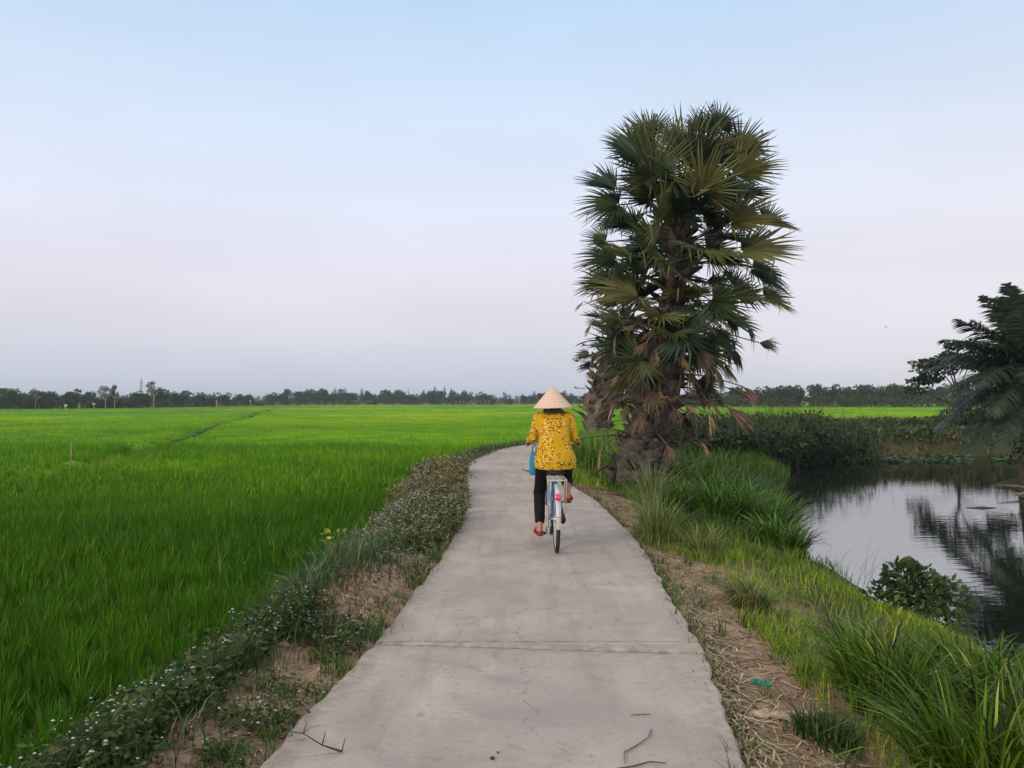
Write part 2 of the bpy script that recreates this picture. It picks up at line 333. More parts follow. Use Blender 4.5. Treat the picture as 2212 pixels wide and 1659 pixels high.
def arc_at_y(yy): return float(np.interp(yy, PS[:100,1], arc[:100]))
joints = [arc_at_y(-2.2), arc_at_y(4.72), arc_at_y(10.5), arc_at_y(16.3), arc_at_y(22)]
while joints[-1] < arc[-1]-8: joints.append(joints[-1]+6)
g = Geo(); nl = 41
for a0, a1 in zip(joints[:-1], joints[1:]):
    near = a1 < arc_at_y(24); m = 160 if near else 12; S = np.linspace(a0+.006, a1-.006, m); 
    lats = np.concatenate([[-1], np.linspace(-.988, .988, (nl if near else 7)-2), [1]]); k = len(lats)
    SS, LL = np.meshgrid(S, lats, indexing='ij'); SS = SS.ravel(); LL = LL.ravel()
    wd = 1.0+.03*(vn(SS, LL*0+np.sign(LL)*5, 1.3)-.5)+.035*(vn(SS, np.sign(LL)*9, 6)-.5)+.012*(vn(SS, np.sign(LL)*3, 23)-.5)
    rag = (.012*(vn(LL*30, SS*0+a0*3, 1)-.5)+.014*(vn(LL*9, SS*0+a0, 1)-.5)); SS2 = SS+rag
    x, y = pathpt(SS2, LL*wd); z = pathz(x)+.004*(fbm(x, y, 1.2)-.5)
    ed = np.abs(LL) >= 1; z = np.where(ed, z-.008, z)
    en = (np.isclose(SS, S[0]) | np.isclose(SS, S[-1])); z = np.where(en, z-.01, z)
    e = ss(.8, 1.0, np.abs(LL))*.5; jd = np.exp(-np.minimum(SS-a0, a1-SS)/.07)*.9
    I = np.arange((m-1)*(k-1)); I = (I//(k-1))*k+I%(k-1)
    b0 = g.n; g.add(np.stack([x, y, z], 1), np.stack([I, I+k, I+k+1, I+1], 1)[:, ::-1], np.repeat(np.maximum(e, jd)[:,None], 3, 1))
    # skirt
    ring = list(range(0, k)) + [i*k+k-1 for i in range(1, m)] + [(m-1)*k+j for j in range(k-2, -1, -1)] + [i*k for i in range(m-2, 0, -1)]
    rv = np.stack([x, y, z], 1)[ring]; lo = rv-[0,0,.11]; r = len(ring); q = np.array([[i, (i+1)%r, r+(i+1)%r, r+i] for i in range(r)])
    g.add(np.concatenate([rv-[0,0,.0005], lo]), q, (.6,.6,.6))
tag(g.build('path', M_CONC, smooth=False), kind='structure')
for f in []: pass
# ---------------------------------------------------------------- blades of grass
def blades(g, x, y, z, h, wd, lean, az, col, bend=.5, lev=(0,.45,.8), tipc=1.0):
    n = len(x); h = np.broadcast_to(h, n); wd = np.broadcast_to(wd, n); lean = np.broadcast_to(lean, n)
    ca, sa = np.cos(az), np.sin(az); face = az+math.pi/2+RNG.normal(0, .7, n); fx, fy = np.cos(face), np.sin(face)
    L_ = []; C_ = []
    base = np.stack([x, y, z], 1)
    K = len(lev)
    for t in list(lev)+[1.0]:
        hor = h*lean*(t**(1+bend*2)); ver = h*t*np.sqrt(np.clip(1-(lean*t**1.3)**2*.55, .05, 1))
        p = base+np.stack([ca*hor, sa*hor, ver], 1)
        wt = wd*(1-.15*t if t < 1 else 0)*(1 if t < .79 or t == 1 else .62)
        if t < 1:
            L_ += [p+np.stack([fx*wt/2, fy*wt/2, 0*wt], 1), p-np.stack([fx*wt/2, fy*wt/2, 0*wt], 1)]
            C_ += [col, col]
        else: L_.append(p); C_.append(col*tipc)
    V = np.stack(L_, 1).reshape(-1, 3); C = np.stack(C_, 1).reshape(-1, 3); st = 2*K+1
    o = np.arange(n)*st; fs = []
    for i in range(K-1): fs.append(np.stack([o+2*i, o+2*i+1, o+2*i+3, o+2*i+2], 1))
    tr = np.stack([o+2*K-2, o+2*K-1, o+2*K], 1)
    g.add(V, (fs+[tr]) if fs else [tr], C)
# rice: nursery green carpet left of the path and beyond the far bank
def rice_col(x, y, n):
    p = fbm(x, y, .05, 4, 2); q = fbm(x, y, .5, 3, 4); r = RNG.random(n)
    a = np.array([.062,.175,.006]); b = np.array([.12,.24,.008]); c = np.array([.034,.125,.008])
    t = np.clip(.5+1.3*(p-.5)+.8*(q-.5)+.5*(r-.5), 0, 1)[:,None]
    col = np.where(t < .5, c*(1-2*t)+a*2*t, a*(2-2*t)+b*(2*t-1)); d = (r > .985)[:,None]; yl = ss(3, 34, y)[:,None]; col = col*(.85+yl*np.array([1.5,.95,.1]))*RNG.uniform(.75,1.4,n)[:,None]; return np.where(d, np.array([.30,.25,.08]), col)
def field_top(x): return -.38+.38*ss(-5, 20, x)
def in_rice(x, y, s):
    furrow = np.abs((x+10.4)+(y-15.7)*.274+.35*np.sin(y*.13)) < (.5+.002*y)*(1+.6*(vn(x, y, .6)-.5)); f2 = (np.abs(y-(82+.35*(x+50))) < .7) & (x < -38)
    patch = (fbm(x, y, .22, 3, 8) < .2) & (y < 30) & (y > 15)
    return (s < -np.interp(y,[3,5,7,17,22],[2.0,1.9,2.05,1.75,1.5])-.3*vn(x, y, .9)) & ~furrow & ~f2 & ~patch & (y > 1.2)
g = Geo()
def rice_band(y0, y1, nfac, hh, wdt, lev, xl=.85, xr=.72):
    A = (y1-y0)*(y1+y0)/2*(xl+xr); n = int(A*nfac); yy = np.sqrt(RNG.random(n)*(y1**2-y0**2)+y0**2); xx = yy*RNG.uniform(-xl, xr, n)
    # rows of transplanted hills, loosely
    s = lateral(xx, yy); k = in_rice(xx, yy, s); xx, yy = xx[k], yy[k]; n = len(xx)
    z = field_top(xx)-.02; dens = fbm(xx, yy, 1.1, 3, 6); h = hh*(.62+.55*dens+.3*(fbm(xx,yy,.15,3,1)-.5))*RNG.uniform(.7, 1.15, n)
    if y0 < 20:                                      # transplanted hills: blades fan out of shared points
        q = .13 if y0 < 10 else .17; hx = np.round(xx/q); hy = np.round(yy/q); jx = _P[hx.astype(int) & 255, hy.astype(int) & 255]-.5; jy = _P[hy.astype(int) & 255, (hx.astype(int)*7) & 255]-.5
        ox, oy = xx-hx*q, yy-hy*q; xx = (hx+jx*.8)*q+ox*.42; yy = (hy+jy*.8)*q+oy*.42; h = h*(.78+.5*_P[(hx.astype(int)*3) & 255, (hy.astype(int)*5) & 255])
        az = np.arctan2(oy, ox)+RNG.normal(0,.4,n)
        k = in_rice(xx, yy, lateral(xx, yy)); xx, yy, h, az = xx[k], yy[k], h[k], az[k]; n = len(xx); z = field_top(xx)-.02
    else: az = RNG.normal(.6, 1.2, n)
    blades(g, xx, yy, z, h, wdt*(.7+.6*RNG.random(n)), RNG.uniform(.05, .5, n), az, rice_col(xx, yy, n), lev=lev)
rice_band(2.6, 7, 2500, .27, .0072, (0,.5,.8)); rice_band(7, 14, 950, .30, .012, (0,.55)); rice_band(14, 30, 200, .36, .025, (0,.6)); rice_band(30, 75, 34, .34, .045, (0,)); rice_band(75, 240, 3.2, .36, .13, (0,))
tag(g.build('rice_field', M_RICE, smooth=False), 'bright green young rice carpeting the flat paddy fields', 'rice', kind='stuff')
# dense canopy under the tips, from where single blades blur together
g = Geo(); rx = axis(-900, -60, 40, 1400, .7, 1.08); ry = axis(8.5, 9, 80, 900, .5, 1.03); ry = ry[ry > 8.9]
X, Y = np.meshgrid(rx, ry); nx = len(rx); ny = len(ry); X = X.ravel(); Y = Y.ravel(); s_ = lateral(X, Y); k = in_rice(X, Y, s_+.2)
Z = field_top(X)+.14*ss(8.9, 16, Y)+.05*(fbm(X, Y, .9, 3)-.5)+.04*(fbm(X,Y,.12)-.5)+.05*ss(20, 80, Y)-.02; Z = np.where(k, Z, field_top(X)-.15)
I = np.arange((nx-1)*(ny-1)); I = (I//(nx-1))*nx+I%(nx-1); Q = np.stack([I, I+1, I+nx+1, I+nx], 1); keep = k[Q].any(1); Q = Q[keep]
M_CAN = mat('rice_canopy', rough=.9, spec=.02, nscale=3.5, namt=.3, bump=1.0, bscale=8, detail=8)
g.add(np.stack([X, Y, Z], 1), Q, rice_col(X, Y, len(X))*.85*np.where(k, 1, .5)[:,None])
tag(g.build('rice_canopy', M_CAN), 'green mass of rice leaves filling the paddy out to the tree line', 'rice', kind='stuff')
# ---------------------------------------------------------------- verge grass, straw, flowering weeds
def scatter(n, x0, x1, y0, y1): return RNG.uniform(x0, x1, n), RNG.uniform(y0, y1, n)
def vary(base, n, a=.25, alt=None, pa=0):
    c = np.array(base)[None]*(1+RNG.normal(0, a, n))[:,None]*(1+RNG.normal(0, .08, (n,3)))
    if alt is not None: c = np.where((RNG.random(n) < pa)[:,None], np.array(alt)[None]*(1+RNG.normal(0, .15, n))[:,None], c)
    return np.clip(c, .004, .9)
# short and middling grass on the right bank
g = Geo()
def bank_edge(y): return np.interp(y, [0,3,4,4.8,5.6,6.7,7.7,8.4,9.2,10.5,12,14], [1.8,1.62,1.5,1.4,1.55,1.6,1.62,1.2,1.15,1.5,1.6,1.3])
for (y0, y1, n, hs, wd) in ((1.8,5,60000,.10,.005),(5,9,80000,.12,.006),(9,16,60000,.16,.010),(16,31,24000,.3,.02)):
    x, y = scatter(n, .8, 12, y0, y1); s = lateral(x, y); k = (s > bank_edge(y)+.5*(fbm(x, y, 1.4, 3, 3)-.5)) & (x < shore_x(y)-.02+.1*RNG.random(n)) & ~((fbm(x, y, .8, 3, 22) < .36) & (RNG.random(n) < .8))
    x, y, s = x[k], y[k], s[k]; n = len(x); hf = fbm(x, y, 1.1, 3, 7); c = vary((.12,.195,.016), n, .38, (.33,.27,.10), .07)
    yel = ss(.42,.62, fbm(x, y, .7, 3, 12))[:,None]; c = c*(1-yel)+c*np.array([1.45,1.4,.8])*yel
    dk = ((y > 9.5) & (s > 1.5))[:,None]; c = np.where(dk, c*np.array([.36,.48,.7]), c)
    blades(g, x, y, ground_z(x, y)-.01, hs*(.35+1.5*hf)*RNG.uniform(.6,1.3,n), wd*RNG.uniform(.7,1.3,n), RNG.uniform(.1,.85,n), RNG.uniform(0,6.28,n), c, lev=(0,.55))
tag(g.build('bank_grass', M_GRASS, smooth=False), 'yellow green grass covering the bank between the path and the canal', 'grass', kind='stuff')
# sparse grass and sprigs on both dirt shoulders
g = Geo()
for k_ in range(700):
    yy = RNG.uniform(2.3, 22) if k_ % 3 else RNG.uniform(2.3, 9); sd_ = RNG.choice([-1, 1]); lt = sd_*RNG.uniform(1.0, 1.75)**1.0
    if sd_ > 0 and RNG.random() < .72: lt = RNG.uniform(.98, 1.06) if RNG.random() < .6 else RNG.uniform(1.45,1.9)
    if sd_ < 0 and RNG.random() < .45: lt = -RNG.uniform(.98, 1.1)
    cx, cy = pathpt(arc_at_y(yy), lt); n = RNG.integers(5, 26)
    if lt < -1.15 and 5 < yy < 7: continue
    x = cx+RNG.normal(0,.035,n); y = cy+RNG.normal(0,.04,n)
    blades(g, x, y, ground_z(x, y)-.008, RNG.uniform(.03,.12,n)*(1+.5*(RNG.random()<.2)), RNG.uniform(.004,.008,n)*(1+yy/14), RNG.uniform(.2,.95,n), RNG.uniform(0,6.28,n), vary((.07,.13,.03), n, .3, (.3,.23,.1), .25), lev=(0,.55))
tag(g.build('verge_grass', M_GRASS, smooth=False), 'small sparse sprigs of grass along the dirt edges of the path', 'grass', kind='stuff')
# straw litter lying on the dirt, mostly on the right
g = Geo()
def litter(n, y0, y1, l0, l1, side, cw=.003, lift=.012):
    yy = RNG.uniform(y0, y1, n); lt = side(n); cx, cy = pathpt(np.interp(yy, PS[:100,1], arc[:100]), lt)
    az = RNG.uniform(0, 6.28, n); l = RNG.uniform(l0, l1, n); kk = RNG.normal(0, .9, n); P = []
    for j, t in enumerate((0, .33, .66, 1)):
        a = az+kk*(t-.5); x = cx+np.cos(a)*l*(t-.5); y = cy+np.sin(a)*l*(t-.5); z = ground_z(x, y)+lift*(.4+RNG.random(n))*(1 if 0 < t < 1 else .4)
        P += [np.stack([x-np.sin(a)*cw, y+np.cos(a)*cw, z], 1), np.stack([x+np.sin(a)*cw, y-np.cos(a)*cw, z+.001], 1)]
    V = np.stack(P, 1).reshape(-1, 3); o = np.arange(n)*8; c = np.repeat(vary((.36,.28,.17), n, .25, (.18,.12,.08), .25), 8, 0)
    g.add(V, [np.stack([o+2*i, o+2*i+1, o+2*i+3, o+2*i+2], 1) for i in range(3)], c)
litter(2500, 2.2, 9.5, .05, .26, lambda n: 1.02+np.abs(RNG.normal(0, .38, n)))
litter(900, 3.0, 6.5, .08, .3, lambda n: RNG.normal(1.06, .05, n), .004, .03)
litter(2200, 9, 17, .08, .35, lambda n: 1.0+np.abs(RNG.normal(0,.45,n)), .005)
litter(1200, 2.3, 9, .04, .2, lambda n: -1.05-np.abs(RNG.normal(0,.35,n)))
litter(130, 2.6, 13, .04, .16, lambda n: RNG.choice([-1,1], n)*RNG.uniform(.6,1.0,n), .0015, .004)
tag(g.build('straw_litter', M_STRAW, smooth=False), 'dry straw and dead stalks scattered over the dirt beside the path', 'straw', kind='stuff')
# clods and crumbs of earth
g = Geo(); n = 2600; yy = RNG.uniform(2.4, 12, n); lt = np.where(RNG.random(n) < .6, -1.08-np.abs(RNG.normal(0,.35,n)), 1.03+np.abs(RNG.normal(0,.35,n)))
k = RNG.random(n) < .25; yy = np.where(k, RNG.normal(5.9,.6,n), yy); lt = np.where(k, RNG.normal(-1.45,.16,n), lt)
cx, cy = pathpt(np.interp(yy, PS[:100,1], arc[:100]), lt); cz = ground_z(cx, cy)
oc = np.array([(1,0,0),(0,1,0),(-1,0,0),(0,-1,0),(0,0,1),(0,0,-1)], float); fo = np.array([[0,1,4],[1,2,4],[2,3,4],[3,0,4],[1,0,5],[2,1,5],[3,2,5],[0,3,5]])
r = (.004+.016*RNG.random(n)**3)*(1+k*.9); V = (oc[None]*(r[:,None,None]*RNG.uniform(.5,1.3,(n,6,1))))+np.stack([cx, cy, cz+r*.2], 1)[:,None]
g.add(V.reshape(-1,3), (fo[None]+np.arange(n)[:,None,None]*6).reshape(-1,3), np.repeat(vary((.29,.20,.13), n, .2), 6, 0))
tag(g.build('earth_crumbs', M_STRAW, smooth=False), 'crumbled brown earth and small clods on the path shoulders', 'soil', kind='stuff')
# leafy flowering weeds
M_FLOWER = mat('flower', rough=.7, spec=.1, transl=.3)
def weeds(g, px, py, hgt, nleaf, leaf, fl, base=(.06,.098,.028), alt=(.14,.13,.05), pa=.12, fcol=(.60,.58,.62), flw=.011):
    n = len(px); gz_ = ground_z(px, py); az0 = RNG.uniform(0, 6.28, n); lean = RNG.uniform(.05, .55, n)
    blades(g, px, py, gz_-.01, hgt, .004, lean, az0, vary((.09,.10,.04), n), lev=(0,.5))
    m = n*nleaf; i = np.repeat(np.arange(n), nleaf); t = RNG.uniform(.15, 1, m); h = hgt[i]
    hor = h*lean[i]*t**2; c = np.stack([px[i]+np.cos(az0[i])*hor+RNG.normal(0,.03,m), py[i]+np.sin(az0[i])*hor+RNG.normal(0,.03,m), gz_[i]+h*t*np.sqrt(np.clip(1-lean[i]**2*.55,.2,1))], 1)
    a = RNG.uniform(0, 6.28, m); tilt = RNG.normal(.1, .5, m); L_ = leaf*RNG.uniform(.5, 1.3, m); d = np.stack([np.cos(a)*np.cos(tilt), np.sin(a)*np.cos(tilt), np.sin(tilt)], 1)
    roll = RNG.normal(0, .5, m)[:,None]; w_ = np.stack([-np.sin(a), np.cos(a), 0*a], 1)*np.cos(roll)+np.array([0,0,1])*np.sin(roll)
    V = np.stack([c, c+d*L_[:,None]*.5+w_*L_[:,None]*.3, c+d*L_[:,None]-[0,0,.004], c+d*L_[:,None]*.5-w_*L_[:,None]*.3], 1).reshape(-1,3); o = np.arange(m)*4
    g.add(V, [np.stack([o, o+1, o+2, o+3], 1)], np.repeat(vary(base, m, .3, alt, pa), 4, 0))
    if fl:
        m = int(n*fl); i = RNG.integers(0, n, m); h = hgt[i]; c = np.stack([px[i]+np.cos(az0[i])*h*lean[i]+RNG.normal(0,.025,m), py[i]+np.sin(az0[i])*h*lean[i]+RNG.normal(0,.025,m), gz_[i]+h*np.sqrt(np.clip(1-lean[i]**2*.55,.2,1))+RNG.uniform(-.05,.02,m)], 1)
        r = flw*RNG.uniform(.5,1.25,m); V = (oc[[0,1,2,3,4]][None]*np.array([1,1,.6])*r[:,None,None])+c[:,None]
        fo2 = np.array([[0,1,4],[1,2,4],[2,3,4],[3,0,4],[3,2,1],[3,1,0]])
        g.add(V.reshape(-1,3), (fo2[None]+np.arange(m)[:,None,None]*5).reshape(-1,3), np.repeat(vary(fcol, m, .15, (.45,.38,.55), .12), 5, 0))
def strip(n, y0, y1, l0, l1):
    yy = RNG.uniform(y0, y1, n); lt = RNG.uniform(0, 1, n)*(np.interp(yy, *l1)-np.interp(yy, *l0))+np.interp(yy, *l0); return pathpt(np.interp(yy, PS[:100,1], arc[:100]), lt)
# lower patch by the camera
g = Geo(); x, y = strip(1000, 2.5, 5.0, ([2.5,3.3,4,5],[-2.05,-2.15,-2.2,-1.95]), ([2.5,3.2,4,5],[-1.4,-1.45,-1.55,-1.4])); k = fbm(x, y, 1.9, 3, 31) > .43; x, y = x[k], y[k]
weeds(g, x, y, RNG.uniform(.10,.30,len(x)), 17, .042, .75, flw=.0085)
x, y = strip(420, 2.4, 5.2, ([2,6],[-1.7,-1.7]), ([2,6],[-1.03,-1.05])); k = fbm(x, y, 2.2, 3, 35) > .47; x, y = x[k], y[k]; weeds(g, x, y, RNG.uniform(.04,.16,len(x)), 12, .035, .5, flw=.008)
tag(g.build('flowering_weeds', M_FLOWER, smooth=False), 'dark leafy weeds dotted with tiny lilac white flowers in the near left corner', 'weeds', kind='stuff')
# upper patch left of the rider
g = Geo(); x, y = strip(2600, 7.6, 16.5, ([7,8.8,12,15,16.5],[-1.95,-2.25,-2.2,-1.9,-1.3]), ([7,8,9,16.5],[-1.25,-1.05,-.95,-.9])); far_ = ss(9, 15, y)
k = fbm(x, y, 1.3, 3, 71) > .3; x, y = x[k], y[k]
q = y < 12; weeds(g, x[q], y[q], RNG.uniform(.10,.36,q.sum())*(.7+.6*fbm(x[q],y[q],.9,3,40)), 24, .045, 1.9, (.11,.14,.045), (.25,.2,.09), .22, flw=.0095)
weeds(g, x[~q], y[~q], RNG.uniform(.18,.42,(~q).sum()), 20, .06, 1.0, (.12,.135,.05), (.3,.21,.10), .35, fcol=(.5,.45,.36), flw=.014)
tag(g.build('flowering_weeds', M_FLOWER, smooth=False), 'dense weed bank with pale blooms and browning tops left of the cyclist', 'weeds', kind='stuff')
g = Geo(); x, y = strip(650, 4.6, 7.4, ([4,8],[-2.2,-2.0]), ([4,8],[-1.15,-1.1])); k = (fbm(x, y, 2, 3, 44) > .5) & ((y < 5.3) | (y > 6.6)); x, y = x[k], y[k]
weeds(g, x, y, RNG.uniform(.03,.16,len(x)), 12, .026, 2.0, (.11,.13,.05), (.35,.33,.2), .4, fcol=(.5,.47,.4), flw=.007)
tag(g.build('creeping_weeds', M_FLOWER, smooth=False), 'low creeping weed with tiny pale leaves over the left dirt mound', 'weeds', kind='stuff')
# rank grass between mound and rice
g = Geo()
for (y0, y1, n, hh, wd) in ((2.3,5,6000,.22,.006),(5,8.5,7000,.29,.008),(8.5,16,3000,.3,.011),(16,40,4500,.2,.022)):
    yy = RNG.uniform(y0, y1, n); lt = -np.interp(yy, [2,5,6,9,16,20,40], [2.05,1.9,1.85,2.1,1.6,1.3,1.3])+RNG.normal(0,.24,n); lt = np.minimum(lt, -1.12+.2*(yy>17)+.1*RNG.random(n)); x, y = pathpt(np.interp(yy, PS[:100,1], arc[:100]), lt)
    blades(g, x, y, ground_z(x, y)-.01, hh*RNG.uniform(.4,1.25,n), wd*RNG.uniform(.6,1.2,n), RNG.uniform(.2,1,n), RNG.uniform(0,6.28,n), vary((.06,.105,.035), n, .35, (.27,.23,.11), .1), lev=(0,.35,.7), bend=.8)
tag(g.build('rank_grass', M_GRASS, smooth=False), 'long tangled grey green grass between the left shoulder and the rice', 'grass', kind='stuff')
# ---------------------------------------------------------------- grass clumps that stand out
def clump(x, y, n, h, spread, wd, lean, col, label, group=None, alt=(.30,.26,.08), pa=.06, bias=None, seedn=0, name='grass_clump', cat='grass clump'):
    g = Geo(); r = spread*np.sqrt(RNG.random(n)); a = RNG.uniform(0, 6.28, n); bx = r*np.cos(a); by = r*np.sin(a); z = ground_z(x+bx, y+by)-gz(x, y)
    az = a+RNG.normal(0, .6, n)
    if bias is not None: az = np.where(RNG.random(n) < .45, bias+RNG.normal(0,.6,n), az)
    blades(g, bx, by, z-.01, h*RNG.uniform(.45,1.15,n), wd*RNG.uniform(.6,1.25,n), np.clip(lean+RNG.normal(0,.28,n)+.3*r/spread, .03, 1.25), az, vary(col, n, .42, alt, pa), lev=(0,.3,.6,.83), bend=.7)
    o = g.build(name, M_GRASS, smooth=False, loc=(x, y, gz(x, y))); return tag(o, label, cat, group)
GG = 'long bladed grass clumps on the near right bank'
big = (.064,.122,.007)
for (x, y, n, h, sp, lb) in ((1.97,3.25,520,.62,.24,'arching dark green grass clump at the very bottom, nearest the path'),
                         (2.05,4.15,560,.52,.26,'broad grass clump leaning left over the dirt near the pale clod'),
                         (2.62,3.95,560,.60,.28,'bright grass clump in the middle of the lower right thicket'),
                         (2.75,3.2,480,.62,.26,'grass clump with curling yellow leaves in the bottom right corner'),
                         (2.85,4.75,460,.55,.26,'upright grass clump at the right edge, just below the dry leaf pile'),
                         (2.35,4.85,380,.40,.24,'shorter yellow green clump at the top of the lower right thicket'),
                         (3.15,4.1,420,.58,.25,'grass clump farthest right, hanging over the canal edge')):
    clump(x, y, int(n*1.0), h*.86, sp, .014, .45, big, lb, GG, bias=2.9, alt=(.30,.33,.06), pa=.05)
clump(1.5, 3.72, 420, .17, .13, .006, .35, (.035,.075,.018), 'small dark low tuft touching the path edge below the pale clod')
GM = 'tall tufts on the bank beyond the first bend'
clump(1.88, 6.15, 420, .30, .17, .0075, .8, (.11,.17,.035), 'tuft with straw coloured skirt hanging over the dirt strip', GM, alt=(.36,.27,.13), pa=.25, bias=3.5)
clump(2.55, 5.6, 380, .26, .24, .008, .7, (.06,.11,.02), 'dark hollow tuft on the bank inside the bright yellow green grass', GM, alt=(.3,.22,.1), pa=.15)
clump(1.62, 8.6, 420, .62, .14, .008, .33, (.15,.20,.05), 'tall pale wispy tuft touching the right edge of the path', GM, alt=(.3,.28,.13), pa=.2)
clump(2.05, 8.2, 260, .36, .17, .008, .5, (.14,.18,.04), 'half height tuft just right of the pale wispy one', GM, alt=(.36,.27,.13), pa=.25)
clump(2.0, 11.1, 260, .85, .16, .009, .28, (.12,.17,.05), 'tuft of thin tall stalks in front of the palm trunk', GM, alt=(.3,.28,.13), pa=.2)
GW = 'lush dark grass clumps by the canal under the palm'
cl = (.06,.125,.012)
for (x, y, n, h, sp, lb) in ((3.75,11.5,620,.95,.42,'lush grass clump at the tip of the bank against the bright water'),(3.2,11.6,600,.8,.42,'lush clump just left of the one at the bank tip'),
     (2.65,12.1,520,.62,.4,'dark clump right below the dead fan leaves'),(4.0,13.2,600,.95,.45,'clump leaning over the water behind the bank tip'),(3.4,13.4,560,.95,.45,'tallest clump with a broad raised leaf, middle of the waterside growth'),
     (2.9,14.3,520,.9,.4,'upright clump beside the foot of the big palm'),(4.5,15.6,560,.95,.5,'clump at the far waterside end of the lush growth'),(3.7,15.9,520,.8,.5,'shaded clump behind the lush growth'),(3.55,10.2,420,.55,.3,'fountain shaped clump spreading low at the water edge')):
    clump(x, y, n, h*.85, sp, .022, .5, cl, lb, GW, bias=None, alt=(.13,.26,.06), pa=.2)
for (x, y, n, h, sp, lb) in ((1.75,17.5,1100,.78,.5,'bright upright grass clump just right of the cyclist'),(2.35,19.2,1100,.8,.55,'bright grass clump at the foot of the far small palm'),(1.45,20.5,1100,.75,.5,'bright grass clump by the bend of the path behind the cyclist'),(2.35,16.2,800,.62,.4,'dark based grass clump left of the big palm trunk'),(3.2,21.5,1100,.8,.6,'bright grass clump between the two palm trunks'),(2.3,22.5,1100,.8,.6,'bright grass clump behind the small palm foot')):
    clump(x, y, n, h, sp, .016, .22, (.13,.25,.03), lb, 'bright grass clumps between cyclist and big palm')
# seed stalks against the water
g = Geo(); n = 26; bx = RNG.uniform(-.5,.5,n); by = RNG.uniform(-.4,.4,n); blades(g, bx, by, 0*bx, RNG.uniform(.35,.62,n), .005, RNG.uniform(.1,.8,n), RNG.uniform(-.8,.8,n), vary((.2,.2,.1), n), lev=(0,.4,.8))
tag(g.build('seed_grass', M_GRASS, smooth=False, loc=(3.45,8.0,gz(3.45,8.0))), 'thin dry seed stalks standing up in front of the bright water', 'grass stalks')
# ---------------------------------------------------------------- broadleaf growth
def leafmass(g, lumps, n, size, col, alt=None, pa=0, aspect=.45, hang=0, shell=.6):
    """leaves spread through a set of ellipsoid lumps (cx,cy,cz,rx,ry,rz)"""
    Lm = np.array(lumps, float); vol = (Lm[:,3]*Lm[:,4]*Lm[:,5])**.75; i = RNG.choice(len(Lm), n, p=vol/vol.sum()); d = RNG.normal(size=(n,3)); d /= np.linalg.norm(d, axis=1)[:,None]
    r = shell+(1.08-shell)*RNG.random(n)**.6; r = np.where(RNG.random(n) < .25, RNG.random(n)**.5, r); c = Lm[i,:3]+d*Lm[i,3:]*r[:,None]
    a = d+RNG.normal(0,.7,(n,3)); a[:,2] -= hang; a /= np.linalg.norm(a, axis=1)[:,None]; w_ = np.cross(a, RNG.normal(size=(n,3))); w_ /= np.linalg.norm(w_, axis=1)[:,None]
    s = size*RNG.uniform(.5,1.3,n)[:,None]; V = np.stack([c, c+a*s*.5+w_*s*aspect, c+a*s, c+a*s*.5-w_*s*aspect], 1).reshape(-1,3); o = np.arange(n)*4
    lc = 1+RNG.normal(0,.22,len(Lm)); C = vary(col, n, .22, alt, pa)*lc[i][:,None]; g.add(V, [np.stack([o, o+1, o+2, o+3], 1)], np.repeat(np.clip(C,.003,1), 4, 0))
# shrub with broad leaves at the canal edge, dry leaves below
sx, sy = 4.0, 7.75
root = empty('shrub', (sx, sy, gz(sx, sy)), label='dark broad leaved shrub hanging over the canal edge on the right', cat='shrub')
g = Geo(); lum = [(0,0,.38,.26,.25,.26),(.22,-.15,.28,.25,.22,.24),(-.1,-.05,.5,.16,.16,.16),(-.2,.15,.2,.2,.2,.2),(.25,.2,.3,.2,.2,.15),(.1,-.4,.08,.2,.2,.15)]; leafmass(g, lum, 1900, .085, (.035,.06,.02), (.09,.13,.03), .12, .27, .1)
g.build('foliage', M_LEAF, root, smooth=False)
g = Geo(); [tube(g, [(0,0,-.05),(RNG.normal(0,.05),RNG.normal(0,.05),.15),(l[0]*.8,l[1]*.8,l[2])], [.014,.01,.005], 5, (.1,.08,.05)) for l in lum]; g.build('stem', M_BARK, root)
g = Geo(); n = 420; x = RNG.normal(0,.17,n); y = np.linspace(.65,-1.15,n)+RNG.normal(0,.1,n); X0 = 3.93; Y0 = 6.55
lx = x+X0+.05*y; ly = y+Y0; c = np.stack([x+.05*y, y, ground_z(lx, ly)-gz(X0,Y0)+.02+RNG.random(n)*.10], 1); a = RNG.normal(size=(n,3)); a[:,2] = -np.abs(a[:,2])*.8-.2; a /= np.linalg.norm(a,axis=1)[:,None]; w_ = np.cross(a, RNG.normal(size=(n,3))); w_ /= np.linalg.norm(w_,axis=1)[:,None]
s = RNG.uniform(.06,.14,n)[:,None]; V = np.stack([c, c+a*s*.5+w_*s*.22, c+a*s, c+a*s*.5-w_*s*.22],1).reshape(-1,3); o = np.arange(n)*4
g.add(V, [np.stack([o,o+1,o+2,o+3],1)], np.repeat(vary((.34,.25,.12), n, .25, (.16,.1,.05), .4), 4, 0))
tag(g.build('dry_leaves', M_STRAW, smooth=False, loc=(X0, Y0, gz(X0,Y0))), 'heap of dry tan leaves on the canal edge below the dark shrub', 'dry leaves', kind='stuff')
# sapling with yellow young leaves
yx, yy_ = -1.72, 8.0
root = empty('sapling', (yx, yy_, gz(yx, yy_)), label='sapling with bright yellow young leaves at the left end of the weed bank', cat='sapling')
g = Geo(); leafmass(g, [(-.12,0,.42,.14,.12,.06),(.1,-.02,.30,.16,.12,.07),(0,.05,.12,.12,.1,.06)], 150, .055, (.38,.42,.06), (.12,.2,.04), .3, .3); g.build('foliage', M_LEAF, root, smooth=False)
g = Geo(); tube(g, [(0,0,-.03),(.02,0,.2),(-.1,0,.42)], [.006,.005,.003], 5, (.12,.14,.05)); tube(g, [(.01,0,.12),(.1,0,.3)], [.005,.003], 5, (.12,.14,.05)); g.build('stem', M_BARK, root)
